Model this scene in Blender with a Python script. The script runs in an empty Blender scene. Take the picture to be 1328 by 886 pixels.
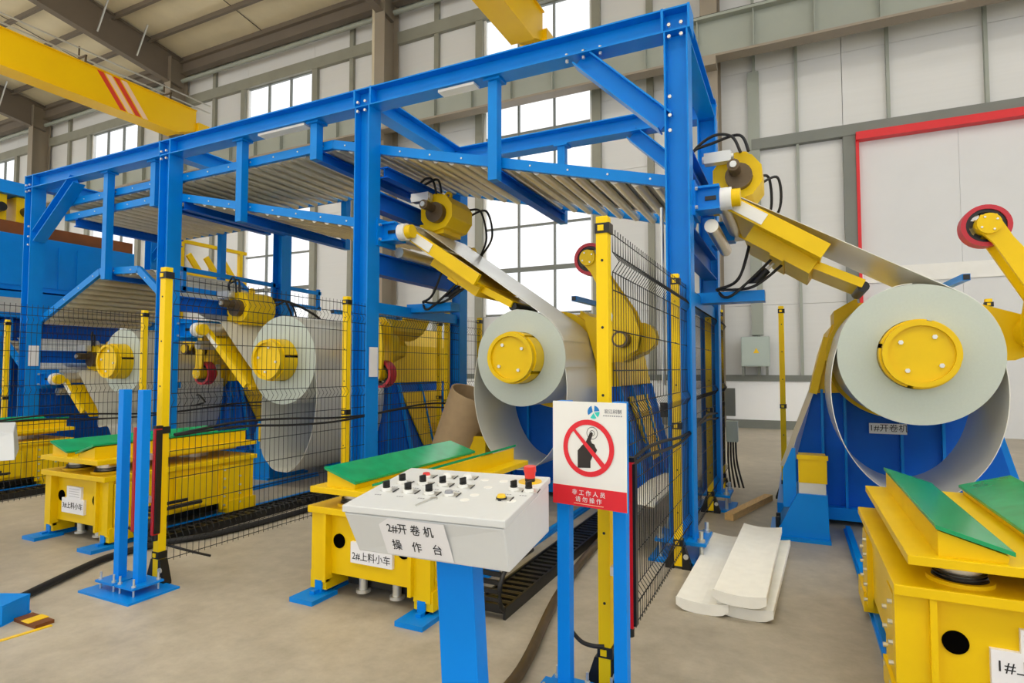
import bpy, math, random
from mathutils import Vector, Matrix
random.seed(7)
scene = bpy.context.scene
COL = scene.collection

# ------------------------------------------------------------------ camera
F = 760.0
cam_d = bpy.data.cameras.new('camera')
cam_d.sensor_width = 36.0
cam_d.lens = F / 1328.0 * 36.0
cam_d.clip_start = 0.05
cam_d.clip_end = 400
cam = bpy.data.objects.new('camera', cam_d)
COL.objects.link(cam)
pitch = math.atan(35 / F)
zc = Vector((0, math.cos(pitch), -math.sin(pitch)))
yc = Vector((366, -35, -F)).normalized()
yc = (yc - zc * yc.dot(zc)).normalized()
xc = yc.cross(zc)
M = Matrix(((xc.x, xc.y, xc.z), (yc.x, yc.y, yc.z), (zc.x, zc.y, zc.z))).to_4x4()
M.translation = Vector((0, 0, 1.55))
cam.matrix_world = M
scene.camera = cam

# ------------------------------------------------------------------ world, light, exposure
w = bpy.data.worlds.new('sky')
scene.world = w
w.use_nodes = True
bg = w.node_tree.nodes['Background']
bg.inputs[0].default_value = (0.97, 0.985, 1.0, 1)
bg.inputs[1].default_value = 1.3
sun_d = bpy.data.lights.new('sun', 'SUN')
sun_d.energy = 15.0
sun_d.angle = math.radians(2)
sun_d.color = (1.0, 0.97, 0.92)
sun = bpy.data.objects.new('sun', sun_d)
COL.objects.link(sun)
sun.rotation_euler = (math.radians(22), 0, 0)   # high sun, leaning in over the hall roof from the camera side
vs = scene.view_settings
vs.view_transform = 'Standard'
vs.look = 'None'
vs.exposure = 0.0
vs.gamma = 1.0
vs.use_curve_mapping = False


# ------------------------------------------------------------------ materials
def lin(c):
    c = c / 255.0
    return c / 12.92 if c <= 0.04045 else ((c + 0.055) / 1.055) ** 2.4


def mat(name, rgb, rough=0.5, metal=0.0, var=0.06, scale=6.0, bump=0.0, spec=0.5, coat=0.0, stretch=None):
    m = bpy.data.materials.new(name)
    m.use_nodes = True
    nt = m.node_tree
    p = nt.nodes['Principled BSDF']
    c = [lin(v) for v in rgb]
    tc = nt.nodes.new('ShaderNodeTexCoord')
    n = nt.nodes.new('ShaderNodeTexNoise')
    n.inputs['Scale'].default_value = scale
    n.inputs['Detail'].default_value = 4
    if stretch:
        mp = nt.nodes.new('ShaderNodeMapping')
        mp.inputs['Scale'].default_value = stretch
        nt.links.new(tc.outputs['Object'], mp.inputs[0])
        nt.links.new(mp.outputs[0], n.inputs['Vector'])
    else:
        nt.links.new(tc.outputs['Object'], n.inputs['Vector'])
    r = nt.nodes.new('ShaderNodeValToRGB')
    r.color_ramp.elements[0].position = 0.3
    r.color_ramp.elements[1].position = 0.7
    r.color_ramp.elements[0].color = [v * (1 - var) for v in c] + [1]
    r.color_ramp.elements[1].color = [min(1, v * (1 + var)) for v in c] + [1]
    nt.links.new(n.outputs['Fac'], r.inputs[0])
    nt.links.new(r.outputs[0], p.inputs['Base Color'])
    p.inputs['Roughness'].default_value = rough
    p.inputs['Metallic'].default_value = metal
    p.inputs['Specular IOR Level'].default_value = spec
    p.inputs['Coat Weight'].default_value = coat
    p.inputs['Coat Roughness'].default_value = 0.15
    if bump:
        b = nt.nodes.new('ShaderNodeBump')
        b.inputs['Strength'].default_value = bump
        b.inputs['Distance'].default_value = 0.01
        nt.links.new(n.outputs['Fac'], b.inputs['Height'])
        nt.links.new(b.outputs[0], p.inputs['Normal'])
    return m


BLUE = mat('blue_paint', (0, 134, 226), 0.36, 0, 0.05, 3, spec=0.25)
DBLUE = mat('dark_blue_paint', (0, 98, 206), 0.45, 0, 0.08, 3, spec=0.2)
LBLUE = mat('light_blue_tube_paint', (0, 138, 240), 0.42, 0, 0.03, 3, spec=0.2)
YEL = mat('yellow_paint', (240, 200, 0), 0.38, 0, 0.05, 3, spec=0.3)
YPOST = mat('yellow_post_paint', (255, 214, 0), 0.45, 0, 0.02, 3, spec=0.3)
CRANE = mat('crane_yellow_paint', (255, 204, 0), 0.4, 0, 0.03, 1, spec=0.3)
GREEN = mat('green_pad', (14, 160, 98), 0.22, 0, 0.12, 9, spec=0.6)
STEELF = mat('coil_edge_steel', (196, 205, 197), 0.55, 0.25, 0.02, 60, stretch=(1, 1, 1))
STEELS = mat('galvanised_strip', (234, 234, 224), 0.25, 0.28, 0.03, 3, stretch=(1, 0.3, 1))
ROLL = mat('roller_steel', (232, 224, 204), 0.3, 0.75, 0.05, 8)
BOLT = mat('zinc_bolt', (222, 222, 216), 0.35, 0.7, 0.03, 8)
HOLESHADE = mat('hole_shade_black', (8, 7, 6), 1.0, 0, 0.1, 10, spec=0.0)
DARK = mat('dark_rubber', (26, 25, 26), 0.55, 0, 0.1, 10)
BLACK = mat('black_plastic', (18, 18, 19), 0.4, 0, 0.1, 10)
BROWN = mat('brown_steel_shaft', (104, 88, 66), 0.4, 0.6, 0.15, 10)
WIRE = mat('black_wire', (24, 26, 30), 0.45, 0.2, 0.05, 10)
RED = mat('red_polyurethane', (190, 34, 52), 0.4, 0, 0.06, 5)
REDP = mat('red_paint', (224, 22, 34), 0.4, 0, 0.03, 5)
WHITE = mat('white_plastic', (240, 240, 236), 0.45, 0, 0.02, 5)
PAPER = mat('white_paper', (240, 240, 244), 0.7, 0, 0.01, 5)
INK = mat('black_ink', (32, 34, 38), 0.7, 0, 0.02, 5)
GREYI = mat('grey_ink', (150, 152, 158), 0.7, 0, 0.02, 5)
CONS = mat('console_grey_paint', (218, 221, 222), 0.42, 0, 0.01, 20)
FOAM = mat('white_foam', (246, 245, 238), 0.75, 0, 0.03, 12, 0.1)
CARD = mat('brown_cardboard', (178, 152, 116), 0.75, 0, 0.05, 12)
WOOD = mat('pine_wood', (214, 176, 118), 0.65, 0, 0.12, 4, stretch=(14, 1.5, 14))
GREYS = mat('grey_frame_paint', (122, 126, 120), 0.5, 0, 0.05, 2)
GIRT = mat('girt_grey_green', (146, 146, 132), 0.5, 0, 0.06, 2)
COLM = mat('column_grey', (150, 140, 124), 0.5, 0, 0.04, 1)
RAFT = mat('rafter_grey', (122, 112, 100), 0.55, 0, 0.05, 1)
RUN = mat('runway_grey', (158, 164, 154), 0.5, 0, 0.04, 1)
PANEL = mat('wall_panel_cream', (222, 223, 222), 0.5, 0, 0.015, 1, stretch=(0.3, 1, 14), bump=0.05)
LOWW = mat('low_wall_white', (248, 250, 252), 0.7, 0, 0.01, 2)
ROOF = mat('roof_sheet_cream', (236, 226, 196), 0.45, 0, 0.05, 1.2)
DOORM = mat('door_white', (222, 224, 226), 0.5, 0, 0.015, 1.5)
BOXG = mat('box_grey_green', (178, 192, 186), 0.45, 0, 0.02, 4)
PIPE = mat('pipe_cream', (222, 212, 186), 0.5, 0, 0.02, 3)
RUST = mat('rust_brown', (120, 66, 22), 0.6, 0.1, 0.3, 2)  # rust brown of the leveller roll bed and the floor plate
MINT = mat('logo_teal', (50, 208, 196), 0.6, 0, 0.02, 5)
LOGOB = mat('logo_blue', (20, 122, 200), 0.6, 0, 0.02, 5)
SIGNR = mat('sign_red', (228, 32, 48), 0.5, 0, 0.02, 5)
HANDK = mat('sign_hand_brown', (44, 36, 32), 0.6, 0, 0.02, 5)
YINK = mat('yellow_button', (244, 200, 20), 0.35, 0, 0.02, 5)
ESTOP = mat('estop_red', (226, 54, 48), 0.35, 0, 0.02, 5)
ORANGEW = mat('stripe_pale', (252, 214, 186), 0.5, 0, 0.02, 5)
STRIPR = mat('stripe_red', (226, 66, 40), 0.5, 0, 0.02, 5)

# concrete floor
FLOOR = mat('concrete_floor', (182, 173, 156), 0.42, 0, 0.14, 0.55, spec=0.5)
nt = FLOOR.node_tree
p = nt.nodes['Principled BSDF']
n2 = nt.nodes.new('ShaderNodeTexNoise'); n2.inputs['Scale'].default_value = 5; n2.inputs['Detail'].default_value = 10
n2.inputs['Roughness'].default_value = 0.7
tc = [x for x in nt.nodes if x.type == 'TEX_COORD'][0]
nt.links.new(tc.outputs['Object'], n2.inputs['Vector'])
rr = nt.nodes.new('ShaderNodeValToRGB')
rr.color_ramp.elements[0].position = .3; rr.color_ramp.elements[0].color = (.72, .71, .68, 1)
rr.color_ramp.elements[1].position = .7; rr.color_ramp.elements[1].color = (1.08, 1.08, 1.08, 1)
nt.links.new(n2.outputs['Fac'], rr.inputs[0])
mx = nt.nodes.new('ShaderNodeMix'); mx.data_type = 'RGBA'; mx.blend_type = 'MULTIPLY'; mx.inputs[0].default_value = 1
ramp0 = [x for x in nt.nodes if x.type == 'VALTORGB'][0]
nt.links.new(ramp0.outputs[0], mx.inputs[6]); nt.links.new(rr.outputs[0], mx.inputs[7])
nt.links.new(mx.outputs[2], p.inputs['Base Color'])
r3 = nt.nodes.new('ShaderNodeMapRange'); r3.inputs[3].default_value = .28; r3.inputs[4].default_value = .6
nt.links.new(n2.outputs['Fac'], r3.inputs[0]); nt.links.new(r3.outputs[0], p.inputs['Roughness'])

# window glass: clear pane with a little reflection
GLASS = bpy.data.materials.new('window_glass')
GLASS.use_nodes = True
nt = GLASS.node_tree
for n in list(nt.nodes):
    nt.nodes.remove(n)
o_ = nt.nodes.new('ShaderNodeOutputMaterial'); mixs = nt.nodes.new('ShaderNodeMixShader')
tr = nt.nodes.new('ShaderNodeBsdfTransparent'); gl = nt.nodes.new('ShaderNodeBsdfGlossy'); gl.inputs['Roughness'].default_value = .05
mixs.inputs[0].default_value = .06
nt.links.new(tr.outputs[0], mixs.inputs[1]); nt.links.new(gl.outputs[0], mixs.inputs[2]); nt.links.new(mixs.outputs[0], o_.inputs[0])

# ------------------------------------------------------------------ mesh helpers
ORG = {}
V = Vector


def frame(d, up=V((0, 0, 1))):
    d = d.normalized()
    if abs(d.dot(up)) > 0.999:
        up = V((0, 1, 0)) if abs(d.y) < .9 else V((1, 0, 0))
    s = d.cross(up).normalized()
    return d, s, s.cross(d).normalized()


class MB:
    def __init__(self):
        self.v = []; self.f = []; self.s = []

    def poly(self, pts, faces, smooth=False):
        b = len(self.v)
        self.v += [tuple(q) for q in pts]
        for f in faces:
            self.f.append([b + i for i in f]); self.s.append(smooth)
        return self

    def box(self, x0, x1, y0, y1, z0, z1):
        if x0 > x1: x0, x1 = x1, x0
        if y0 > y1: y0, y1 = y1, y0
        if z0 > z1: z0, z1 = z1, z0
        return self.poly([(x0, y0, z0), (x1, y0, z0), (x1, y1, z0), (x0, y1, z0), (x0, y0, z1), (x1, y0, z1), (x1, y1, z1), (x0, y1, z1)],
                         [(3, 2, 1, 0), (4, 5, 6, 7), (0, 1, 5, 4), (1, 2, 6, 5), (2, 3, 7, 6), (3, 0, 4, 7)])

    def bar(self, p0, p1, w, h, up=V((0, 0, 1)), os=0.0, ou=0.0):
        """box along p0-p1, w across, h along up; os/ou shift sideways / up"""
        p0 = V(p0); p1 = V(p1)
        d, s, u = frame(p1 - p0, up)
        p0 = p0 + s * os + u * ou; p1 = p1 + s * os + u * ou
        a = s * (w / 2); b = u * (h / 2)
        P = [p0 - a - b, p0 + a - b, p0 + a + b, p0 - a + b, p1 - a - b, p1 + a - b, p1 + a + b, p1 - a + b]
        return self.poly(P, [(0, 1, 2, 3), (7, 6, 5, 4), (0, 4, 5, 1), (1, 5, 6, 2), (2, 6, 7, 3), (3, 7, 4, 0)])

    def ibeam(self, p0, p1, w, h, up=V((0, 0, 1)), tf=.014, tw=.01):
        self.bar(p0, p1, w, tf, up, 0, h / 2 - tf / 2)
        self.bar(p0, p1, w, tf, up, 0, -h / 2 + tf / 2)
        self.bar(p0, p1, tw, h - 2 * tf, up)
        return self

    def cyl(self, p0, p1, r, n=16, r2=None, caps=True, inner=None):
        p0 = V(p0); p1 = V(p1)
        r2 = r if r2 is None else r2
        d, s, u = frame(p1 - p0)
        c = [(math.cos(2 * math.pi * i / n), math.sin(2 * math.pi * i / n)) for i in range(n)]
        A = [p0 + (s * x + u * y) * r for x, y in c]; B = [p1 + (s * x + u * y) * r2 for x, y in c]
        self.poly(A + B, [((i + 1) % n, i, n + i, n + (i + 1) % n) for i in range(n)], True)
        if inner:
            Ai = [p0 + (s * x + u * y) * inner for x, y in c]; Bi = [p1 + (s * x + u * y) * inner for x, y in c]
            self.poly(Ai + Bi, [(i, (i + 1) % n, n + (i + 1) % n, n + i) for i in range(n)], True)
            self.poly(A + Ai, [(i, (i + 1) % n, n + (i + 1) % n, n + i) for i in range(n)])
            self.poly(B + Bi, [((i + 1) % n, i, n + i, n + (i + 1) % n) for i in range(n)])
        elif caps:
            self.poly(A, [tuple(range(n))]); self.poly(B, [tuple(reversed(range(n)))])
        return self

    def tube(self, pts, r, n=6, caps=True, smooth=True):
        pts = [V(q) for q in pts]
        rings = []
        for i, q in enumerate(pts):
            d = (pts[min(i + 1, len(pts) - 1)] - pts[max(i - 1, 0)])
            if d.length < 1e-9: d = V((0, 0, 1))
            d, s, u = frame(d)
            rings += [q + (s * math.cos(2 * math.pi * k / n) + u * math.sin(2 * math.pi * k / n)) * r for k in range(n)]
        fs = []
        for i in range(len(pts) - 1):
            for k in range(n):
                fs.append((i * n + (k + 1) % n, i * n + k, (i + 1) * n + k, (i + 1) * n + (k + 1) % n))
        self.poly(rings, fs, smooth)
        if caps:
            self.poly(rings[:n], [tuple(range(n))]); self.poly(rings[-n:], [tuple(reversed(range(n)))])
        return self

    def prism(self, pts, axis, a0, a1, smooth=False):
        """extrude 2-D polygon; axis 'y': pts are (x,z); 'x': (y,z); 'z': (x,y)"""
        n = len(pts)
        mk = {'y': lambda q, a: (q[0], a, q[1]), 'x': lambda q, a: (a, q[0], q[1]), 'z': lambda q, a: (q[0], q[1], a)}[axis]
        A = [mk(q, a0) for q in pts]; B = [mk(q, a1) for q in pts]
        self.poly(A, [tuple(reversed(range(n)))]); self.poly(B, [tuple(range(n))])
        self.poly(A + B, [(i, (i + 1) % n, n + (i + 1) % n, n + i) for i in range(n)], smooth)
        return self

    def ribbon(self, pts, y0, y1, t=.004):
        """thin sheet following (x,z) points, extruded in y, smooth"""
        P = [V((q[0], q[1])) for q in pts]
        n = len(P); out = []
        for i in range(n):
            d = (P[min(i + 1, n - 1)] - P[max(i - 1, 0)]).normalized()
            nn = V((-d.y, d.x)) * (t / 2)
            a = P[i] + nn; b = P[i] - nn
            out += [(a.x, y0, a.y), (a.x, y1, a.y), (b.x, y0, b.y), (b.x, y1, b.y)]
        f1 = []; f2 = []
        for i in range(n - 1):
            j = 4 * i; k = j + 4
            f1 += [(j, j + 1, k + 1, k), (j + 3, j + 2, k + 2, k + 3)]
            f2 += [(j + 2, j, k, k + 2), (j + 1, j + 3, k + 3, k + 1)]
        self.poly(out, f1, True); self.poly(out, f2, False)
        return self

    def build(self, name, m, parent=None, bevel=0):
        L = ORG.get(parent, V((0, 0, 0))) if parent else V((0, 0, 0))
        me = bpy.data.meshes.new(name)
        if parent is None and self.v:
            xs = [q[0] for q in self.v]; ys = [q[1] for q in self.v]; zs = [q[2] for q in self.v]
            L = V(((min(xs) + max(xs)) / 2, (min(ys) + max(ys)) / 2, min(zs)))
        me.from_pydata([(q[0] - L.x, q[1] - L.y, q[2] - L.z) for q in self.v], [], self.f)
        me.polygons.foreach_set('use_smooth', self.s)
        me.materials.append(m)
        me.update()
        o = bpy.data.objects.new(name, me)
        COL.objects.link(o)
        if parent:
            o.parent = parent; ORG[o] = L
        else:
            o.location = L; ORG[o] = L
        if bevel:
            b = o.modifiers.new('bevel', 'BEVEL'); b.width = bevel; b.segments = 2; b.limit_method = 'ANGLE'
            b.harden_normals = False
        return o


def thing(name, label, cat, loc, group=None, kind=None):
    o = bpy.data.objects.new(name, None)
    o.empty_display_size = .1
    COL.objects.link(o)
    o.location = loc
    ORG[o] = V(loc)
    if kind:
        o['kind'] = kind
    if label: o['label'] = label
    if cat: o['category'] = cat
    if group: o['group'] = group
    return o


def tag(o, label=None, cat=None, group=None, kind=None):
    if label: o['label'] = label
    if cat: o['category'] = cat
    if group: o['group'] = group
    if kind: o['kind'] = kind
    return o


BOLTM = {}


def bolt(parent, p, d, r=.016, h=.02, name='bolt', m=None):
    """shared hexagon bolt head at p pointing along d"""
    key = (r, h)
    if key not in BOLTM:
        mb = MB().cyl((0, 0, -.004), (0, 0, h), r, 6)
        me = bpy.data.meshes.new('bolt'); me.from_pydata(mb.v, [], mb.f); me.materials.append(BOLT)
        BOLTM[key] = me
    o = bpy.data.objects.new(name, BOLTM[key])
    COL.objects.link(o)
    o.parent = parent
    o.location = V(p) - ORG[parent]
    o.rotation_euler = V(d).to_track_quat('Z', 'Y').to_euler()
    return o


def text(name, body, size, m, origin, right, up, parent, depth=.0006, align='CENTER', xs=1.0):
    cu = bpy.data.curves.new(name, 'FONT')
    cu.body = body; cu.size = size; cu.align_x = align; cu.align_y = 'CENTER'; cu.extrude = depth; cu.resolution_u = 2
    t = bpy.data.objects.new(name, cu)
    COL.objects.link(t)
    dg = bpy.context.evaluated_depsgraph_get()
    me = bpy.data.meshes.new_from_object(t.evaluated_get(dg))
    bpy.data.objects.remove(t); bpy.data.curves.remove(cu)
    r = V(right).normalized(); u = V(up); u = (u - r * u.dot(r)).normalized(); nrm = r.cross(u)
    L = ORG[parent]; o0 = V(origin) - L
    for v in me.vertices:
        c = v.co.copy()
        v.co = o0 + r * c.x * xs + u * c.y + nrm * (c.z + depth)
    me.materials.clear(); me.materials.append(m)
    o = bpy.data.objects.new(name, me)
    COL.objects.link(o); o.parent = parent; ORG[o] = L
    return o


def arc(cx, cz, r, a0, a1, n):
    return [(cx + r * math.cos(math.radians(a0 + (a1 - a0) * i / n)), cz + r * math.sin(math.radians(a0 + (a1 - a0) * i / n))) for i in range(n + 1)]


def smooth_path(pts, n=8):
    pts = [V(q) for q in pts]
    out = []
    for i in range(len(pts) - 1):
        a = pts[max(i - 1, 0)]; b = pts[i]; c = pts[i + 1]; d = pts[min(i + 2, len(pts) - 1)]
        for k in range(n):
            t = k / n
            out.append(0.5 * ((2 * b) + (c - a) * t + (2 * a - 5 * b + 4 * c - d) * t * t + (3 * b - a - 3 * c + d) * t ** 3))
    out.append(pts[-1])
    return out


# ================================================================== THE SETTING
fl = MB().box(-62, 22, -18, 16.7, -0.2, 0).build('floor', FLOOR)
tag(fl, kind='structure')
WY = 16.6
wall = thing('wall_back', None, None, (0, WY, 0), kind='structure')
COLX = [9.0, -1.85, -12.6, -23.9, -34.6, -45.5]
WIN = [(-9.0, -5.28), (-20.05, -16.42), (-30.85, -27.1), (-41.5, -37.8)]
DOOR = (1.47, 7.5)
# vertical cuts of the cladding
cuts = [-56, -51, -46]
for i, (a, b) in enumerate(WIN):
    c0 = COLX[i + 2]; c1 = COLX[i + 1]
    cuts += [c0, (c0 + a) / 2, a, b, (b + c1) / 2]
cuts += [-1.85, -0.82, .19, 1.22, 2.19, 4.1, 6.05, 8.0, 10, 12, 14, 16, 18, 20, 22]
cuts = sorted(set(cuts))
back = MB()
for a, b in zip(cuts[:-1], cuts[1:]):
    mid = (a + b) / 2
    inwin = any(q0 - .01 <= mid <= q1 + .01 for q0, q1 in WIN)
    zs = [(1.36, 3.2), (3.2, 7.35), (7.35, 9.5), (9.5, 13.3), (13.3, 14.9)]
    for z0, z1 in zs:
        if inwin and z0 >= 3.2 and z1 <= 13.31: continue
        if 1.2 < mid < 7.6 and z1 <= 7.36: continue
        MB().box(a + .006, b - .006, WY, WY + .12, z0 + .004, z1 - .004).build('wall_panel', PANEL, wall)
        back.box(a - .02, b + .02, WY + .125, WY + .135, z0 - .01, z1 + .01)
back.build('leak_block_sheet', PANEL, wall)  # unseen sheet added to stop sky light leaking through the panel joints
MB().box(-56, 22, WY + .10, WY + .16, 14.9, 16.5).build('gable_sheet', PANEL, wall)
# low masonry wall
for a, b in ((-56, -1.4), (-1.4, 1.2), (7.6, 22)):
    MB().box(a, b, WY - .08, WY + .2, .22, 1.22).build('low_wall', LOWW, wall)
    MB().box(a, b, WY - .11, WY + .2, 1.22, 1.38).build('sill', GREYS, wall)
    tag(MB().box(a, b, WY - .1, WY + .2, 0, .22).build('baseboard_back', GREYS), kind='structure')
# girts
gx = [c for c in cuts if -47 < c < 9 and not any(abs(c - q) < .05 for q in COLX)]
for c in gx:
    wd = .09 if c < -1 else .035
    edge = any(abs(c - q) < .05 for wn in WIN for q in wn)
    if edge: wd = .17
    if abs(c - 1.22) < .05: continue
    z0 = 1.38 if not (1.3 < c < 7.5) else 7.5
    m = GIRT if c < -1.5 else RUN  # lighter grey paints in the light falling on the right-hand girts
    if edge:
        s = -1 if any(abs(c - q[0]) < .05 for q in WIN) else 1
        MB().box(c + s * .26, c, WY - .14, WY - .002, z0, 13.2).build('girt', GIRT, wall)
    else:
        MB().box(c - wd, c + wd, WY - .12, WY - .002, z0, 14.3).build('girt', m, wall)
MB().box(-.98, -.70, WY - .16, WY - .002, 2.42, 9.4).build('girt', RUN, wall)
MB().box(1.2, 1.47, WY - .16, WY - .002, 0, 7.3).build('girt', GREYS, wall)
MB().box(-.9, 8, WY - .18, WY - .004, 7.3, 7.58).build('girt', GREYS, wall)
for i in range(4):
    a, b = COLX[i + 2] + .2, COLX[i + 1] - .2
    MB().box(a, b, WY - .16, WY - .004, 13.0, 13.42).build('girt', GIRT, wall)
    MB().cyl((a, WY - .35, 14.02), (b, WY - .35, 14.02), .09, 10).build('strut_pipe', RUN, wall)
    MB().ibeam((a, 16.25, 14.55), (b, 16.25, 14.55), .3, .5).build('eave_beam', RAFT, wall)
# windows
for i, (a, b) in enumerate(WIN):
    wn = thing('window_%d' % (i + 1), None, None, ((a + b) / 2, WY, 3.2), kind='structure')
    xs = [a + .04 + (b - a - .08) * k / 3 for k in range(4)]
    zs = [3.24, 4.65, 6.02, 9.0, 13.0]
    for x in xs:
        e = .05 if x in (xs[0], xs[-1]) else .025
        MB().box(x - e, x + e, WY - .03, WY + .07, 3.2, 13.04).build('mullion', WHITE if (x in (xs[0], xs[-1])) else GREYS, wn)
    for z in zs:
        e = .045 if z != zs[1] else .10
        MB().box(a, b, WY - .025, WY + .065, z - e * .7, z + e * .7).build('transom', GREYS, wn)
    for x0, x1 in zip(xs[:-1], xs[1:]):
        for z0, z1 in zip(zs[:-1], zs[1:]):
            MB().box(x0 + .03, x1 - .03, WY + .015, WY + .023, z0 + .04, z1 - .04).build('pane', GLASS, wn)
# sliding door with red frame
dr = thing('door_1', None, None, (DOOR[0], WY, 0), kind='structure')
for k in range(3):
    x0 = DOOR[0] + .065 + k * 2.005
    MB().box(x0, x0 + 2.0, WY - .06, WY + .05, 0, 3.62).build('door_leaf', DOORM, dr)
    MB().box(x0, x0 + 2.0, WY - .06, WY + .05, 4.0, 7.15).build('door_leaf', DOORM, dr)
MB().box(DOOR[0] + .1, DOOR[1], WY - .1, WY + .04, 3.62, 4.0).build('door_rail', WHITE, dr)
MB().box(DOOR[0], DOOR[1], WY - .3, WY + .02, 7.13, 7.32).build('red_header', REDP, dr)
MB().box(DOOR[0], DOOR[0] + .07, WY - .2, WY + .02, 0, 7.13).build('red_jamb', REDP, dr)

# portal columns, crane brackets
for i, x in enumerate(COLX):
    t = thing('trim_%d' % (i + 1), None, None, (x, 16.1, 0), kind='structure')
    MB().ibeam((x, 16.1, 0), (x, 16.1, 14.9), .42, .8, up=V((0, 1, 0)), tf=.03, tw=.03).build('column', COLM, t)
    MB().box(x - .21, x + .21, 15.32, 15.7, 9.28, 9.52).build('corbel', COLM, t)
    if i != 1: MB().cyl((x - .55, 16.15, 0), (x - .55, 16.15, 14.4), .11, 10).build('downpipe', PIPE, t)
    # rafter rising away from the wall
    pr = [(16.5, 13.72), (16.5, 15.0), (0, 17.35), (0, 16.3), (10, 14.62)]
    MB().prism(pr, 'x', x - .012, x + .012).build('rafter_web', RAFT, t)
    MB().bar((x, 16.3, 13.74), (x, 9.8, 14.64), .3, .03).build('rafter_flange', RAFT, t)
    MB().bar((x, 9.8, 14.64), (x, 0, 16.3), .3, .03).build('rafter_flange', RAFT, t)
    MB().bar((x, 16.4, 15.0), (x, 0, 17.35), .3, .03).build('rafter_flange', RAFT, t)
    for yy in (12.8, 14.3):
        zz = 15.0 + (16.5 - yy) * .1424
        for s in (-1, 1):
            MB().bar((x + s * .15, yy, zz - 1.1), (x + s * .8, yy, zz + .02), .05, .05).build('fly_brace', BOLT, t)
# runway beam
rw = thing('trim_7', None, None, (-15, 15.6, 9.5), kind='structure')
MB().box(-50, 20, 15.38, 15.82, 10.55, 10.62).build('top_flange', RUN, rw)
MB().box(-50, 20, 15.40, 15.80, 9.52, 9.58).build('bottom_flange', COLM, rw)
MB().box(-50, 20, 15.585, 15.615, 9.58, 10.55).build('web', RUN, rw)
MB().box(-50, 20, 15.56, 15.64, 10.62, 10.74).build('crane_rail', DARK, rw)
x = -48.0
while x < 20:
    MB().box(x - .012, x + .012, 15.44, 15.584, 9.58, 10.55).build('stiffener', RUN, rw)
    x += 1.35
# ceiling
ce = thing('ceiling', None, None, (-20, 0, 15), kind='structure')
sl = .1424
SKY = bpy.data.materials.new('skylight_sheet')
SKY.use_nodes = True
nt = SKY.node_tree
for n in list(nt.nodes):
    nt.nodes.remove(n)
o_ = nt.nodes.new('ShaderNodeOutputMaterial'); tl = nt.nodes.new('ShaderNodeBsdfTranslucent'); tl.inputs[0].default_value = (.92, .92, .9, 1)
df = nt.nodes.new('ShaderNodeBsdfDiffuse'); df.inputs[0].default_value = (.8, .8, .78, 1); mixs = nt.nodes.new('ShaderNodeMixShader'); mixs.inputs[0].default_value = .08
nt.links.new(tl.outputs[0], mixs.inputs[1]); nt.links.new(df.outputs[0], mixs.inputs[2]); nt.links.new(mixs.outputs[0], o_.inputs[0])
# roof sheets run along the hall, with one long translucent strip light in each slope
for s in (1, -1):
    for ya, yb2, sky_ in ((16.9, 6.2, False), (6.2, 3.4, True), (3.4, 0, False)):
        th = .1
        za_, zb2 = 15.05 + (16.9 - ya) * sl, 15.05 + (16.9 - yb2) * sl
        if sky_:
            MB().poly([(-60, s * ya, za_ + .03), (22, s * ya, za_ + .03), (22, s * yb2, zb2 + .03), (-60, s * yb2, zb2 + .03)], [(0, 1, 2, 3)]).build('skylight', SKY, ce)
        else:
            MB().poly([(-60, s * ya, za_), (22, s * ya, za_), (22, s * yb2, zb2), (-60, s * yb2, zb2), (-60, s * ya, za_ + th), (22, s * ya, za_ + th), (22, s * yb2, zb2 + th), (-60, s * yb2, zb2 + th)],
                      [(0, 1, 2, 3), (7, 6, 5, 4), (0, 4, 5, 1), (1, 5, 6, 2), (2, 6, 7, 3), (3, 7, 4, 0)]).build('roof_sheet', ROOF, ce)
y = 16.3
while y > .5:
    z = 15.05 + (16.9 - y) * sl
    MB().bar((-60, y, z - .14), (22, y, z - .14), .02, .26, ou=0).bar((-60, y - .05, z - .27), (22, y - .05, z - .27), .12, .02).build('purlin', RAFT, ce)
    y -= 1.42
for xx in (-28.5, -19.0, -8.2):
    MB().bar((xx, 16.4, 15.09), (xx, 0, 17.4), .02, .02).build('sag_rod', DARK, ce)


# ================================================================== GANTRY
CX = [-.85, -4.2, -7.55, -10.9]
UX = [.86, -2.53, -5.92, -9.31]
MX = [.865, -2.58, -5.99, -9.33]
YF, YB = 5.05, 6.98
ZT, ZBm = 4.62, 4.41
g = thing('roller_gantry', 'tall bolted blue steel gantry frame spanning the coil lines', 'gantry', (-5.9, 6.0, 0))
upY = V((0, 1, 0)); upX = V((1, 0, 0))
for x in CX:
    for y in (YF, YB):
        c = MB().ibeam((x, y, .17), (x, y, ZBm), .2, .2, up=upX, tf=.014, tw=.012).build('column', BLUE, g)
        b = MB().box(x - .2, x + .2, y - .2, y + .2, .15, .175).build('base_plate', BLUE, g)
        MB().box(x - .24, x + .24, y - .24, y + .24, 0, .025).build('floor_plate', BLUE, b)
        for sx in (-1, 1):
            for sy in (-1, 1):
                MB().cyl((x + sx * .16, y + sy * .16, .02), (x + sx * .16, y + sy * .16, .26), .017, 8).cyl((x + sx * .16, y + sy * .16, .175), (x + sx * .16, y + sy * .16, .20), .03, 6).build('anchor_rod', BOLT, b)
        if y == YF:
            for sx in (-.05, .05):
                bolt(g, (x + sx, y - .1, ZBm - .05), (0, -1, 0)); bolt(g, (x + sx, y - .1, ZBm + .05), (0, -1, 0))
    MB().ibeam((x, YF + .1, 4.515), (x, YB - .1, 4.515), .18, .2).build('cross_beam', BLUE, g)
    # corner / splice plates on the front beam
    for sx in (-.11, .11):
        MB().box(x + sx - .01, x + sx + .01, YF - .105, YF + .105, ZBm, ZT).build('splice_plate', BLUE, g)
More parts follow.
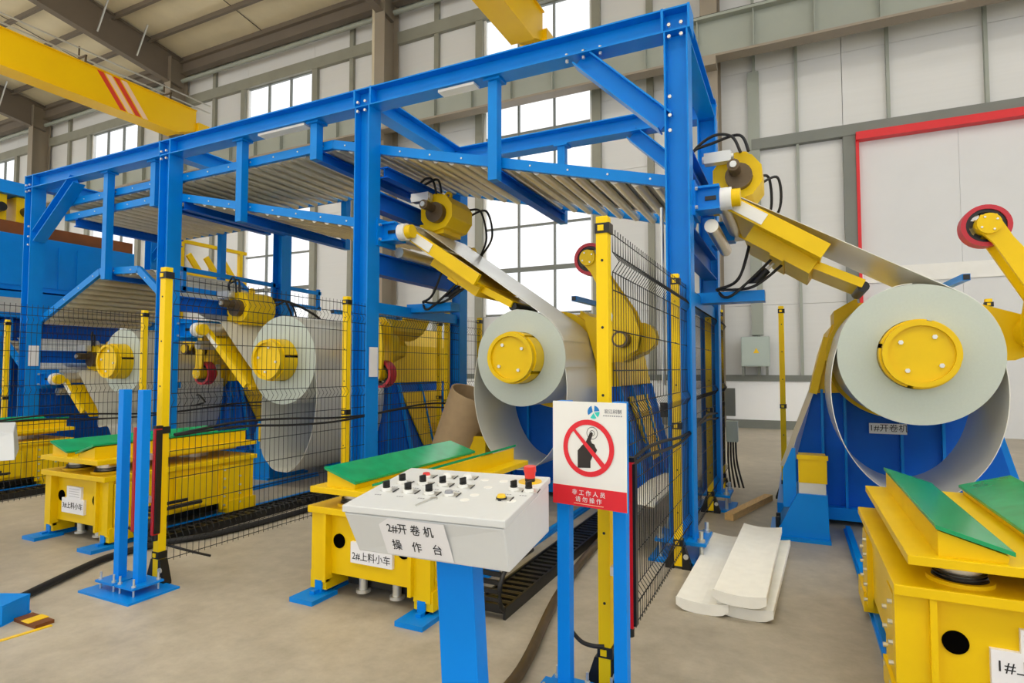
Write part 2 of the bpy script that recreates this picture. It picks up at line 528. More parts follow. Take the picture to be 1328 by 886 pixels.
for y in (YF, YB):
    for k in range(3):
        a, b = CX[k + 1], CX[k]
        MB().ibeam((a + .1, y, 4.515), (b - .1, y, 4.515), .2, .205).build('long_beam', BLUE, g)
    for x in CX:
        MB().ibeam((x - .1, y, 4.515), (x + .1, y, 4.515), .2, .205).build('long_beam', BLUE, g)
    # braces
    MB().ibeam((-1.72, y, 4.41), (-.95, y, 3.66), .17, .17).build('brace', BLUE, g)
    MB().ibeam((-9.75, y, 4.41), (-10.8, y, 3.62), .17, .17).build('brace', BLUE, g)
    if y == YF:
        for dx in (-.16, 0, .16):
            bolt(g, (-1.68 + dx, y - .05, 4.40), (0, 0, -1)); bolt(g, (-1.68 + dx, y - .06, 4.435), (0, 0, 1))
        for z in (3.55, 3.68, 3.84):
            bolt(g, (-.9, y - .1, z), (0, -1, 0)); bolt(g, (-10.83, y - .1, z - .05), (0, -1, 0))
HANG = [(-2.63, 3.48), (-4.97, 4.05), (-6.2, 3.46), (-7.9, 3.86), (-8.98, 2.92)]
for x, z in HANG:
    for y in (YF + .02, YB - .02):
        h = MB().box(x - .05, x + .05, y - .05, y + .05, z - .08, ZBm).build('hanger', BLUE, g)
        MB().box(x - .09, x + .09, y - .08, y + .08, ZBm - .02, ZBm + .002).build('hanger_plate', BLUE, h)
    MB().ibeam((x, YF + .07, z - .02), (x, YB - .07, z - .02), .1, .12).build('conveyor_beam', DBLUE, g)
for x, z in ((-9.95, 3.80), (-4.05, 3.72), (-7.41, 3.76)):
    MB().ibeam((x, YF + .1, z), (x, YB - .1, z), .1, .12).build('conveyor_beam', DBLUE, g)
# light fittings under the beam
for x in (-2.82, -5.08):
    lf = MB().box(x - (.42 if x > -4 else .75), x, YF - .07, YF + .05, ZBm - .03, ZBm - .002).build('light_fitting', WHITE)
    tag(lf, 'white strip light fitting under the front beam, %s' % ('beside the tall hanger by the sign' if x > -3 else 'above the long roller run'), 'light fitting', 'strip lights under the gantry beam')
# cross beams between the column pairs where the strip tables sit
BZ = [3.0, 3.05, 2.07, 1.38]
for k, x in enumerate(CX):
    z = BZ[k]
    MB().ibeam((x + .02, YF + .1, z + .36), (x + .02, YB - .1, z + .36), .14, .2).build('table_beam', DBLUE, g)
    if k != 2: MB().ibeam((x + .02, YF + .1, z - .34), (x + .02, YB - .1, z - .34), .14, .24).build('table_beam', DBLUE, g)
    if k < 2:
        MB().bar((x, YF + .1, z - .83), (x, YB - .1, z - .83), .12, .12).build('cylinder_beam', BLUE, g)
        MB().bar((x, 5.9, z - .78), (x + .62, 5.9, z - .78), .2, .1).build('cylinder_bracket', BLUE, g)
# paper notes on columns
for x, z, k in ((-4.09, 1.62, 0), (-10.79, 1.75, 1)):
    nt_ = MB().box(x, x + .004, 4.98, 5.12, z - .16, z + .16).build('paper_note', PAPER, g)


# ================================================================== ROLLER CONVEYORS
def conveyor(label, path, y0=5.17, y1=6.86, sp=.2, r=.045):
    t = thing('roller_conveyor', label, 'conveyor', (path[0][0], (y0 + y1) / 2, min(q[1] for q in path) - .1), 'roller conveyors hung in the gantry')
    for y in (y0, y1):
        for (xa, za), (xb, zb) in zip(path[:-1], path[1:]):
            s = MB().bar((xa, y, za), (xb, y, zb), .05, .1).build('side_rail', BLUE, t)
            if y == y0:
                L = math.hypot(xb - xa, zb - za); q = .15
                while q < L - .1:
                    f = q / L
                    bolt(s, (xa + (xb - xa) * f, y - .025, za + (zb - za) * f), (0, -1, 0), .010, .010)
                    q += .4
    for (xa, za), (xb, zb) in zip(path[:-1], path[1:]):
        MB().bar((xa, (y0 + y1) / 2, za + .026), (xb, (y0 + y1) / 2, zb + .026), 1.3, .004).build('running_strip', STEELS, t)
    mb = MB().cyl((0, y0 + .026, 0), (0, y1 - .026, 0), r, 12)
    me = bpy.data.meshes.new('roller'); me.from_pydata(mb.v, [], mb.f); me.polygons.foreach_set('use_smooth', mb.s); me.materials.append(ROLL)
    for (xa, za), (xb, zb) in zip(path[:-1], path[1:]):
        L = math.hypot(xb - xa, zb - za); q = sp / 2
        while q < L:
            f = q / L
            o = bpy.data.objects.new('roller', me); COL.objects.link(o); o.parent = t
            o.location = (xa + (xb - xa) * f - ORG[t].x, -ORG[t].y, za + (zb - za) * f - .025 - ORG[t].z)
            q += sp
    return t


conveyor('upper roller conveyor climbing from the sign end column to just under the gantry top', [(-.97, 3.19), (-4.79, 4.16), (-10.3, 4.14)])
conveyor('second roller conveyor climbing from the middle column below the upper rollers', [(-4.42, 3.20), (-7.7, 3.93), (-10.25, 3.91)])
conveyor('short humped roller conveyor with steep sides hung low beside the blue leveller', [(-7.75, 2.5), (-8.38, 2.96), (-9.3, 2.99), (-10.85, 2.33)], sp=.16)
conveyor('lowest roller conveyor at the leveller inlet behind the end column', [(-11.02, 1.35), (-12.0, 2.05)], sp=.15)


# ================================================================== STRIP TABLES (peelers)
def strip_table(k, dx1, z1, where):
    xc = CX[k]; z0 = BZ[k]
    t = thing('strip_table', 'yellow tilting strip table ' + where, 'strip table', (xc + .1, 5.9, z0), 'tilting strip tables on the gantry columns')
    A = V((xc + .36, 0, z0)); B = V((xc + dx1, 0, z1))
    d = (B - A).normalized(); u = V((-d.z, 0, d.x))
    for y in (5.25, 6.62):
        b = MB().box(xc + .1, xc + .31, y - .06, y + .1, z0 - .1, z0 + .1).box(xc + .1, xc + .31, y - .12, y - .055, z0 + .085, z0 + .105).box(xc + .1, xc + .31, y - .12, y - .055, z0 - .105, z0 - .085).build('bearing_box', BLUE, t)
        if y < 6: MB().box(xc + .19, xc + .28, y - .075, y - .055, z0 - .015, z0 + .02).build('bearing_slot', BLACK, b)
        MB().box(xc + .085, xc + .12, y - .16, y + .16, z0 - .15, z0 + .15).build('mount_plate', BLUE, b)
        if y < 6:
            for sz in (-.05, .05):
                for sx in (.03,):
                    bolt(b, (xc + .12, y - .13, z0 + sz * 1.6), (1, 0, 0), .016, .02)
        MB().cyl((xc + .31, y, z0), (xc + .40, y, z0), .095, 18).build('roller_hub', WHITE, t)
        MB().cyl((xc + .40, y, z0), (xc + .47, y, z0), .075, 16).build('pivot_collar', YEL, t)
    MB().cyl((xc + .33, 5.34, z0 + .02), (xc + .33, 6.55, z0 + .02), .085, 20).build('pinch_roller', ROLL, t)
    MB().cyl((xc + .22, 5.34, z0 - .2), (xc + .22, 6.55, z0 - .2), .06, 16).build('deflector_roller', ROLL, t)
    for y in (5.36, 6.5):
        s = MB().bar((A.x + .03, y, A.z - .02), (B.x, y, B.z), .05, .13 if k < 2 else .085).build('side_bar', YEL, t)
        a2 = A + d * .07
        MB().bar((a2.x, y - .03, a2.z + .0), (a2.x + d.x * .28, y - .03, a2.z + d.z * .28), .012, .1 if k < 2 else .05).build('guide_strip', WHITE, s)
    MB().bar((A.x + .05, 5.93, A.z - .05), (B.x - d.x * .02, 5.93, B.z - .03), 1.1 if k < 2 else .9, .012, ou=-.03 if k < 2 else -.07).build('table_plate', YEL, t)
    if k < 2:
        q0 = A + (B - A) * .30 - u * .12; q1 = A + (B - A) * .98 - u * .12
        MB().bar((q0.x, 5.92, q0.z), (q1.x, 5.92, q1.z), .78, .14, up=u).build('under_box', YEL, t)
        q0 = A + (B - A) * .58 - u * .19; q1 = A + (B - A) * .72 - u * .19
        MB().bar((q0.x, 5.92, q0.z), (q1.x, 5.92, q1.z), .80, .03, up=u).build('box_rib', YEL, t)
    else:
        for f in (.3, .95):
            q = A + (B - A) * f - u * .09
            MB().bar((q.x, 5.5, q.z), (q.x, 6.4, q.z), .05, .06, up=u).build('cross_stiffener', YEL, t)
    # extension tongue with nose roller
    C = B + d * .34
    if k < 2: MB().bar((B.x - d.x * .1, 5.9, B.z - .06), (C.x, 5.9, C.z - .06), .62, .07).build('extension_tongue', YEL, t)
    if k < 2: MB().cyl((C.x, 5.62, C.z - .08), (C.x, 6.2, C.z - .08), .045, 12).build('nose_roller', BLACK, t)
    # drive gearbox above the roller
    gx, gz = xc + .40, z0 + .36
    if k == 3: gx, gz = xc + .32, z0 + .34
    gb = [(gx + .23 * math.cos(a), gz + .23 * math.sin(a)) for a in [math.radians(q) for q in (-100, -55, -20, 20, 55, 90, 125, 160, 200, 235)]]
    h = MB().prism(gb, 'y', 5.82, 6.3).build('gearbox_housing', YEL, t, .008)
    MB().box(gx - .26, gx + .08, 5.86, 6.26, gz - .25, gz - .12).build('gearbox_foot', YEL, h)
    MB().cyl((gx + .02, 5.74, gz - .02), (gx + .02, 5.83, gz - .02), .12, 18).build('bearing_cover', BROWN, h)
    MB().cyl((gx - .01, 5.56, gz + .03), (gx - .01, 5.76, gz + .03), .055, 14).build('shaft', BROWN, h)
    MB().cyl((gx - .01, 5.54, gz + .03), (gx - .01, 5.562, gz + .03), .03, 12).build('shaft_cap', BOLT, h)
    MB().cyl((gx + .05, 6.0, gz + .24), (gx + .05, 6.03, gz + .24), .05, 12, inner=.02).build('lifting_eye', YEL, h)
    # pneumatic cylinder and valve
    v = MB().box(gx - .28, gx - .04, 5.70, 5.80, gz + .12, gz + .22).build('valve_block', BOLT, t)
    MB().cyl((gx - .3, 5.75, gz + .17), (gx - .02, 5.75, gz + .17), .035, 10).build('valve_body', BOLT, v)
    for j, off in enumerate((0, .07)):
        MB().tube(smooth_path([(gx + .04 + off, 5.76, gz + .2), (gx - .04 + off, 5.8, gz + .38), (gx - .22, 5.9, gz + .45 - off), (gx - .42, 6.0, gz + .36), (gx - .44, 6.05, gz + .22)]), .014, 6).build('hose', DARK, t)
    for j, off in enumerate((0, .08)):
        MB().tube(smooth_path([(gx + .18, 6.3, gz + .12 - off), (gx + .26 + off, 6.45, gz + .12), (gx + .26 + off, 6.6, gz - .18), (gx + .1, 6.7, gz - .42)]), .014, 6).build('hose', DARK, t)
    if k < 2:
        # tilt cylinder
        p0 = V((xc + .5, 5.9, z0 - .68)); p1 = A + (B - A) * .62 - u * .16; p1.y = 5.9
        m_ = p0 + (p1 - p0) * .62
        c = MB().cyl(p0, m_, .038, 12).build('tilt_cylinder', BLACK, t)
        MB().cyl(m_, p1, .014, 8).build('piston_rod', BOLT, c)
        MB().box(p0.x - .05, p0.x + .05, 5.86, 5.94, z0 - .74, z0 - .66).build('clevis', BOLT, c)
        hs = V((xc + .2, 5.85, z0 - .7))
        for j, (e, sag) in enumerate(((A + (B - A) * .3 - u * .12, .05), (A + (B - A) * .72 - u * .14, .02), (A + (B - A) * .60 - u * .15, -.12))):
            q = (hs + V((e.x, 5.75, e.z))) / 2
            MB().tube(smooth_path([hs, (q.x + sag, 5.72, q.z - .1 - abs(sag)), (e.x, 5.78, e.z)]), .014, 6).build('hose', DARK, t)
    return t


strip_table(0, 1.10, 2.50, 'reaching to the coil above the white nameplate')
strip_table(1, 1.22, 2.48, 'holding the bright strip of the coil by the cardboard core')
strip_table(2, 1.16, 1.33, 'hanging steeply beside the big sagging coil')
strip_table(3, .93, .87, 'hanging low beside the coil pushed back on its mandrel')


# ================================================================== UNCOILERS
WORDS = ['numbered 1, with white nameplate and raised pressing arm', 'with raised pressing arm beside the cardboard core',
         'behind the mesh fence holding the big sagging coil', 'holding the coil pushed back on its mandrel']


def uncoiler(k):
    X0 = MX[k]; Z = 1.66
    t = thing('uncoiler', 'blue and yellow steel coil uncoiler ' + WORDS[k], 'uncoiler', (X0, 7.2, 0), 'uncoilers in a row')
    YP = 6.75 if k < 2 else 7.05
    YS = YP - 6.75
    # blue base: tapered front panel with vertical ribs
    MB().prism([(X0 - .98, .16), (X0 + .98, .16), (X0 + .68, 1.36), (X0 - .68, 1.36)], 'y', YP, YP + 1.75).build('base_housing', DBLUE, t)
    MB().box(X0 - 1.05, X0 + 1.05, YP - .1, YP + 1.85, .06, .18).build('base_skid', BLUE, t)
    for dx in (-.62, -.42, .05, .38, .62):
        top = min(1.36, .16 + (0.98 - abs(dx)) / .3 * 1.2)
        MB().box(X0 + dx - .012, X0 + dx + .012, YP - .06, YP + .01, .16, top - .02).build('rib', BLUE, t)
    for y in (YP + .05, YP + .6, YP + 1.15, YP + 1.7):
        MB().prism([(X0 + .93, .18), (X0 + 1.04, .18), (X0 + .74, 1.34), (X0 + .66, 1.34)], 'y', y - .012, y + .012).build('side_rib', BLUE, t)
    # yellow ventilated cover on the side
    vp = MB()
    s0 = V((X0 + .925, 0, .40)); s1 = V((X0 + .725, 0, 1.2))
    vp.poly([(s0.x + .01, 7.42, s0.z), (s0.x + .01, 8.05, s0.z), (s1.x + .01, 8.1, s1.z), (s1.x + .01, 7.12, s1.z),
             (s0.x + .035, 7.42, s0.z), (s0.x + .035, 8.05, s0.z), (s1.x + .035, 8.1, s1.z), (s1.x + .035, 7.12, s1.z)],
            [(3, 2, 1, 0), (4, 5, 6, 7), (0, 1, 5, 4), (1, 2, 6, 5), (2, 3, 7, 6), (3, 0, 4, 7)])
    vc = vp.build('vent_cover', YEL, t)
    for zz in (.62, .66, .70, .90, .94, .98):
        for y in (7.6, 7.84):
            xx = s0.x + (s1.x - s0.x) * (zz - .4) / .8 + .035
            MB().box(xx - .005, xx + .012, y - .09, y + .09, zz - .012, zz + .008).build('louver', YEL, vc)
    # yellow head
    hp = [(X0 - .70, 1.3), (X0 + .74, 1.34), (X0 + .62, 1.9), (X0 + .36, 2.2), (X0 - .33, 2.2), (X0 - .52, 1.98), (X0 - .60, 1.72)]
    MB().prism(hp, 'y', YP - .03, YP + 1.62).build('head_housing', YEL, t, .012)
    MB().cyl((X0, 6.58 + YS, Z), (X0, 6.74 + YS, Z), .58, 48).build('backing_disc', YEL, t)
    for dx in (-1, 1):
        MB().prism([(X0 + dx * .50, 2.12), (X0 + dx * .30, 2.24), (X0 + dx * .28, 2.12), (X0 + dx * .5, 1.95)], 'y', 6.62 + YS, 7.2 + YS).build('cheek_block', YEL, t)
    # white guide on the slanted left edge
    MB().bar((X0 - .99, YP - .06, .55), (X0 - .70, YP - .06, 1.36), .07, .05).build('slant_guide', PIPE, t)
    MB().bar((X0 - .70, YP - .08, 1.30), (X0 - .56, YP - .08, 1.86), .09, .07).build('slant_cover', YEL, t)
    # left support foot
    ft = MB().prism([(X0 - 1.06, .0), (X0 - .61, .0), (X0 - .62, .42), (X0 - .86, .42), (X0 - .92, .3)], 'y', 5.95, 6.6).build('support_foot', BLUE, t)
    MB().box(X0 - 1.1, X0 - .6, 5.9, 6.65, 0, .03).build('foot_plate', BLUE, ft)
    MB().prism([(X0 - .98, .28), (X0 - .87, .28), (X0 - .87, .82), (X0 - .90, .82), (X0 - .98, .62)], 'y', 6.0, 6.04).build('guard_plate', BLUE, ft)
    MB().box(X0 - .85, X0 - .63, 5.98, 6.3, .42, .53).build('slide_block', BOLT, t)
    yb = MB().box(X0 - .85, X0 - .62, 5.95, 6.28, .52, .75).build('roller_box', YEL, t, .004)
    MB().box(X0 - .86, X0 - .61, 5.94, 5.96, .73, .77).build('lip', YEL, yb)
    for q in (.06, .22):
        MB().cyl((X0 - 1.03, 6.0 + q, .03), (X0 - 1.03, 6.0 + q, .17), .02, 8).build('anchor', DARK, ft)
    # mandrel: four segments with gaps, rim and cap
    md = MB().cyl((X0, 5.42, Z), (X0, 6.6 + YS, Z), .225, 32).build('mandrel_core', BLACK, t)
    a_off = (75, 55, 10, 10)[k]
    for q in range(4):
        a0 = a_off + q * 90 + 4; a1 = a0 + 82
        ar = arc(X0, Z, .268, a0, a1, 14) + list(reversed(arc(X0, Z, .22, a0, a1, 14)))
        MB().prism(ar, 'y', 5.37, 6.6 + YS).build('mandrel_segment', YEL, t)
    MB().cyl((X0, 5.30, Z), (X0, 5.38, Z), .252, 40, inner=.215).build('cap_rim', YEL, t)
    cp = MB().cyl((X0, 5.33, Z), (X0, 5.40, Z), .225, 40).build('mandrel_cap', YEL, t)
    for q in range(4):
        a = math.radians(a_off - 20 + q * 90)
        bolt(cp, (X0 + .155 * math.cos(a), 5.33, Z + .155 * math.sin(a)), (0, -1, 0), .018, .018)
    # pressing arm bracket and arm
    MB().prism([(X0 + .40, 2.16), (X0 + .62, 2.12), (X0 + 1.0, 1.98), (X0 + 1.12, 1.86), (X0 + 1.08, 1.72), (X0 + .85, 1.62), (X0 + .55, 1.62)], 'y', 6.42, 6.76).build('arm_bracket', YEL, t, .006)
    MB().cyl((X0 + .98, 5.86, 1.85), (X0 + .98, 6.5, 1.85), .085, 20).build('pivot_pin', BROWN, t)
    MB().cyl((X0 + .98, 5.85, 1.85), (X0 + .98, 5.87, 1.85), .062, 20).build('pivot_cover', YEL, t)
    MB().cyl((X0 + 1.12, 6.2, 1.88), (X0 + 1.12, 6.36, 1.88), .16, 14).build('arm_gear', YEL, t)
    MB().cyl((X0 + .98, 6.2, 1.85), (X0 + .98, 6.42, 1.85), .14, 20).build('pivot_sleeve', YEL, t)
    if k < 2:
        W = (X0 + .60, 2.74); P = (X0 + .98, 1.85)
        ym = 6.12
        arm = [(W[0] - .09, W[1] - .02), (W[0] - .05, W[1] + .08), (W[0] + .06, W[1] + .08), (W[0] + .16, W[1] - .12), (P[0] + .10, P[1] + .30), (P[0] + .17, P[1] + .08), (P[0] + .15, P[1] - .1), (P[0] + .02, P[1] - .18), (P[0] - .12, P[1] - .14), (P[0] - .15, P[1] + .02), (P[0] - .11, P[1] + .26), (W[0] + .03, W[1] - .16)]
    else:
        W = (X0 + 1.28, 1.48); P = (X0 + .98, 1.85)
        ym = 6.0
        arm = [(W[0] - .07, W[1] - .03), (W[0] + .0, W[1] - .08), (W[0] + .07, W[1] - .02), (W[0] + .09, 1.8), (W[0] + .06, 2.1), (W[0] - .06, 2.22), (W[0] - .22, 2.2), (P[0] - .05, P[1] + .14), (P[0] - .1, P[1] - .02), (P[0] + .05, P[1] - .06), (W[0] - .1, 1.95), (W[0] - .07, 1.8)]
        MB().prism([(X0 + 1.0, 2.08), (X0 + 1.2, 2.2), (X0 + 1.22, 2.05), (X0 + 1.05, 1.95)], 'y', 6.1, 7.0).build('arm_tube', YEL, t)
        MB().ribbon([(X0 + .72, 1.98), (X0 + .85, 2.02), (X0 + 1.0, 2.14), (X0 + 1.08, 2.3), (X0 + 1.12, 2.42)], 6.75, 7.35, .05).build('arm_hood', YEL, t)
    for y in (ym - .10, ym + .10):
        MB().prism(arm, 'y', y - .018, y + .018).build('arm_plate', YEL, t)
    wr = .175
    wh = MB().cyl((W[0], ym - .065, W[1]), (W[0], ym + .065, W[1]), wr, 32, inner=wr - .035).build('wheel_tyre', RED, t)
    MB().cyl((W[0], ym - .05, W[1]), (W[0], ym + .05, W[1]), wr - .035, 28, inner=wr - .06).build('wheel_rim', BLACK, wh)
    for q in range(5):
        a = math.radians(20 + q * 72)
        MB().bar((W[0], ym, W[1]), (W[0] + (wr - .04) * math.cos(a), ym, W[1] + (wr - .04) * math.sin(a)), .05, .05, up=V((0, 1, 0))).build('spoke', BLACK, wh)
    hb = MB().cyl((W[0], ym - .15, W[1]), (W[0], ym + .15, W[1]), .085, 20).build('wheel_hub', YEL, t)
    for q in range(4):
        a = math.radians(30 + q * 90)
        bolt(hb, (W[0] + .06 * math.cos(a), ym - .15, W[1] + .06 * math.sin(a)), (0, -1, 0), .009, .008)
    MB().bar((X0 + .44, 6.0, 2.31), (X0 + .44, 7.3 + YS, 2.34), .055, .055).build('sensor_arm', BLUE, t)
    MB().bar((X0 + .44, 5.992, 2.31), (X0 + .44, 6.002, 2.31), .045, .045).build('arm_end_cap', BLACK, t)
    MB().bar((X0 + .44, 7.1 + YS, 2.0), (X0 + .44, 7.1 + YS, 2.34), .055, .055).build('sensor_post', BLUE, t)
    # nameplate
    if k == 0:
        npx = MB().box(X0 - .22, X0 + .09, YP - .075, YP - .068, .92, 1.02).build('nameplate', PAPER, t)
        text('lettering', '1#开卷机', .078, INK, (X0 - .06, YP - .0755, .972), (1, 0, 0), (0, 0, 1), npx)
    # hydraulic hoses on the base
    if k > 1:
        MB().tube(smooth_path([(X0 + .9, 6.3, 1.02), (X0 + .6, 6.4, 1.12), (X0 + .3, 6.5, 1.05), (X0 + .5, 6.35, .95), (X0 + .85, 6.3, 1.0)]), .014, 6).build('hose', DARK, t)
    return t


for k in range(4):
    uncoiler(k)

# ================================================================== COILS
CLAB = ['galvanised steel coil above the uncoiler nameplate with a loose hanging wrap', 'galvanised steel coil whose bright strip rises to the middle strip table',
        'wide steel coil with a deep sagging loop almost touching the floor', 'small steel coil pushed back on a long bare mandrel']
COILS = [(.548, 5.46, 6.5), (.505, 5.56, 6.54), (.575, 5.57, 6.86), (.50, 5.55, 6.86)]


def ell(cx, cz, a, b, t0, t1, n):
    return [(cx + a * math.cos(math.radians(t0 + (t1 - t0) * i / n)), cz + b * math.sin(math.radians(t0 + (t1 - t0) * i / n))) for i in range(n + 1)]


for k in range(4):
    X0 = MX[k]; Z = 1.66
    R, y0, y1 = COILS[k]
    t = thing('steel_coil', CLAB[k], 'coil', (X0, y0, Z - R), 'steel coils on the uncoilers')
    mb = MB()
    n = 72
    for i in range(1):
        c = [(math.cos(2 * math.pi * q / n), math.sin(2 * math.pi * q / n)) for q in range(n)]
        A = [(X0 + R * a, y0, Z + R * b) for a, b in c]; Bq = [(X0 + .272 * a, y0, Z + .272 * b) for a, b in c]
        mb.poly(A + Bq, [(q, (q + 1) % n, n + (q + 1) % n, n + q) for q in range(n)])
        A2 = [(x_, y1, z_) for x_, _, z_ in A]; B2 = [(x_, y1, z_) for x_, _, z_ in Bq]
        mb.poly(A2 + B2, [((q + 1) % n, q, n + q, n + (q + 1) % n) for q in range(n)])
        mb.poly(Bq + B2, [(q, n + q, n + (q + 1) % n, (q + 1) % n)[::-1] for q in range(n)], True)
    mb.build('coil_edge', STEELF, t)
    MB().cyl((X0, y0 + .001, Z), (X0, y1 - .001, Z), R, n, caps=False).build('coil_wrap', STEELS, t)
    zt = BZ[k]; xr = CX[k]
    if k < 2:
        bot = (.54, .50)[k]
        b_ = (Z + R - bot) / 2 + .004
        a_ = R + .03
        MB().ribbon(ell(X0 - .02, Z + R - b_ + .006, a_, b_, 80, 450, 72), y0 + .01, y1 + .02, .005).build('loose_wrap', STEELS, t)
        # strip from the coil top up to the roller
        x_r = xr + .36
        sx, sz = x_r, zt + .118
        th = math.radians(58)
        tx, tz = X0 + (R + .006) * math.cos(th), Z + (R + .006) * math.sin(th)
        pts = [(X0 + (R + .004) * math.cos(math.radians(q)), Z + (R + .004) * math.sin(math.radians(q))) for q in (20, 30, 40, 50)] + [(tx, tz)]
        pts += [(tx + (sx - tx) * f, tz + (sz - tz) * f) for f in (.1, .3, .5, .7, .9, .97)] + [(sx, sz), (xr + .22, zt + .16), (xr + .05, zt + .19), (xr - .12, zt + .24)]
        pts = [(q.x, q.y) for q in smooth_path([(a, b, 0) for a, b in pts], 6)]
        MB().ribbon(pts, y0 + .02, y1 + .0, .005).build('strip', STEELS, t)
    else:
        bot = (.2, .35)[k - 2]
        # down the right side, round the bottom and up to the roller on the left
        b_ = (Z + R - bot) / 2
        arcp = ell(X0, Z + R - b_ + .004, R + .012, b_, 90, -80, 36)
        TA = V((xr + .36, zt)); TB = V((xr + (1.16, .93)[k - 2], (1.33, .87)[k - 2]))
        td = (TB - TA).normalized(); tu = V((-td.y, td.x)) * -1 if td.x < 0 else V((-td.y, td.x))
        e1 = TB + td * .0 + tu * .02; e0 = TA + td * .12 + tu * .07
        tail = [arcp[-1], (X0 - .1, bot + .03), (X0 - .22, bot + .1), (X0 - .36, bot + .3), (e1.x + .02, e1.y - .25), (e1.x, e1.y), ((e0.x + e1.x) / 2, (e0.y + e1.y) / 2), (e0.x, e0.y), (xr + .36, zt + .12), (xr + .22, zt + .15), (xr + .05, zt + .19), (xr - .2, zt + .3)]
        pts = arcp[:-1] + [(q.x, q.y) for q in smooth_path([(a, b, 0) for a, b in tail], 6)]
        MB().ribbon(pts, y0 + .01, y1 + .06, .005).build('loose_strip', STEELS, t)


# ================================================================== COIL CARS
NUM = ['1', '2', '3', '4']
CARL = ['yellow coil car marked 1 with bare black lifting collar, beside the foam pieces', 'yellow coil car marked 2 standing behind the grey console',
        'yellow coil car marked with two sheets of paper, behind the pair of blue posts', 'yellow coil car behind the fence next to the far white console']
for k in range(4):
    X0 = UX[k] + (.0, .0, .09, .0)[k]
    t = thing('coil_car', CARL[k], 'coil car', (X0, 3.1, 0), 'coil cars in front of the uncoilers')
    yf, yb_ = 3.10, 4.62
    body = MB().box(X0 - .455, X0 + .455, yf + .02, yb_, .16, .57).build('body', YEL, t, .004)
    MB().box(X0 - .49, X0 + .49, yf - .05, yb_ + .02, .57, .615).build('top_plate', YEL, t, .004)
    # front frame
    for s in (-1, 1):
        MB().box(X0 + s * .485, X0 + s * .36, yf - .01, yf + .03, .1, .57).build('front_post', YEL, t)
        MB().box(X0 + s * .36, X0 + s * .335, yf - .04, yf + .03, .13, .57).build('front_rib', YEL, t)
        MB().cyl((X0 + s * .265, yf + .012, .385), (X0 + s * .265, yf + .03, .385), .048, 24).build('hole_shade_disc', HOLESHADE, t)  # flat disc, no recess: the shade inside the hole is put into its colour
        # feet on the rails
        fb = MB().box(X0 + s * .50, X0 + s * .36, yf, yf + .3, .05, .17).build('leg', YEL, t)
        MB().box(X0 + s * .45, X0 + s * .39, yf - .012, yf + .05, .02, .11).build('rail_scraper', BLUE, fb)
        fb2 = MB().box(X0 + s * .50, X0 + s * .36, yb_ - .35, yb_, .05, .17).build('leg', YEL, t)
        # side bearing plates with bolts
        for yy in (yf + .14, yf + 1.2):
            sp_ = MB().prism([(yy - .1, .1), (yy + .16, .1), (yy + .16, .44), (yy + .1, .54), (yy - .1, .54)], 'x', X0 + s * .455, X0 + s * .485).build('side_plate', YEL, t)
            for zz in (.14, .23, .32, .41, .5):
                bolt(sp_, (X0 + s * .485, yy - .07, zz), (s, 0, 0), .011, .018)
                if zz < .45: bolt(sp_, (X0 + s * .485, yy + .12, zz), (s, 0, 0), .011, .018)
        MB().cyl((X0 + s * .14, yf + .12, .05), (X0 + s * .14, yf + .12, .17), .03, 14).cyl((X0 + s * .14, yf + .12, .035), (X0 + s * .14, yf + .12, .055), .05, 14).build('jack_post', BOLT, t)
    MB().box(X0 - .30, X0 + .30, yf + .15, yb_ - .1, .06, .16).build('underframe', BLACK, t)
    # motor and valve on the right side
    MB().box(X0 + .46, X0 + .52, yf + .6, yf + .95, .2, .5).build('side_cover', YEL, t)
    # lift column with collar
    for s in (-1, 1):
        cy = yf + .13
        MB().cyl((X0 + s * .22, cy, .612), (X0 + s * .22, cy, .632), .125, 32).build('collar', YEL, t)
        for q in range(3):
            MB().cyl((X0 + s * .22, cy, .632 + q * .012), (X0 + s * .22, cy, .638 + q * .012), .105 - q * .004, 28, r2=.098).build('bellows_ring', BLACK, t)
        MB().cyl((X0 + s * .22, cy, .63), (X0 + s * .22, cy, .72), .08, 28).build('lift_column', ROLL, t)
    MB().cyl((X0 - .02, yf + 1.15, .615), (X0 - .02, yf + 1.15, .715), .14, 24).build('lift_column', ROLL, t)
    # saddle
    MB().box(X0 - .44, X0 + .44, yf - .08, yb_ + .05, .715, .755).build('saddle_deck', YEL, t, .003)
    MB().box(X0 - .3, X0 + .3, yf + .1, yb_ - .1, .68, .72).build('saddle_beam', YEL, t)
    for s in (-1, 1):
        wd_ = MB().prism([(X0 + s * .325, .755), (X0 + s * .09, .755), (X0 + s * .085, .785), (X0 + s * .325, .862)][::s], 'y', yf - .04, yb_).build('saddle_wedge', YEL, t)
        p0 = V((X0 + s * .335, 0, .872)); p1 = V((X0 + s * .07, 0, .790))
        dd = (p1 - p0).normalized()
        pd = MB().prism([(p0.x, p0.z), (p1.x, p1.z), (p1.x, p1.z + .018), (p0.x, p0.z + .018)], 'y', yf - .06, yb_ + .02).build('green_pad', GREEN, t, .003)
        pd['label'] = 'green plastic pad'
    # papers
    if k < 3:
        px0 = X0 + (.02, .02, -.055)[k]
        n1 = MB().box(px0 - .17, px0 + .17, yf - .003, yf + .02, (.24, .265, .245)[k], (.39, .40, .375)[k]).build('paper_sign', PAPER, t)
        text('lettering', NUM[k] + '#上料小车', .062, INK, (px0, yf - .0035, (.325, .31, .31)[k]), (1, 0, 0), (0, 0, 1), n1)
        if k != 1:
            n2_ = MB().box(px0 - .1 + .03 * (k == 0), px0 + .12, yf - .001, yf + .02, .37, .485).build('paper_form', PAPER, t)
            for q in range(4):
                MB().box(px0 - .06, px0 + .1, yf - .0022, yf, .395 + q * .022, .3975 + q * .022).build('form_line', GREYI, n2_)
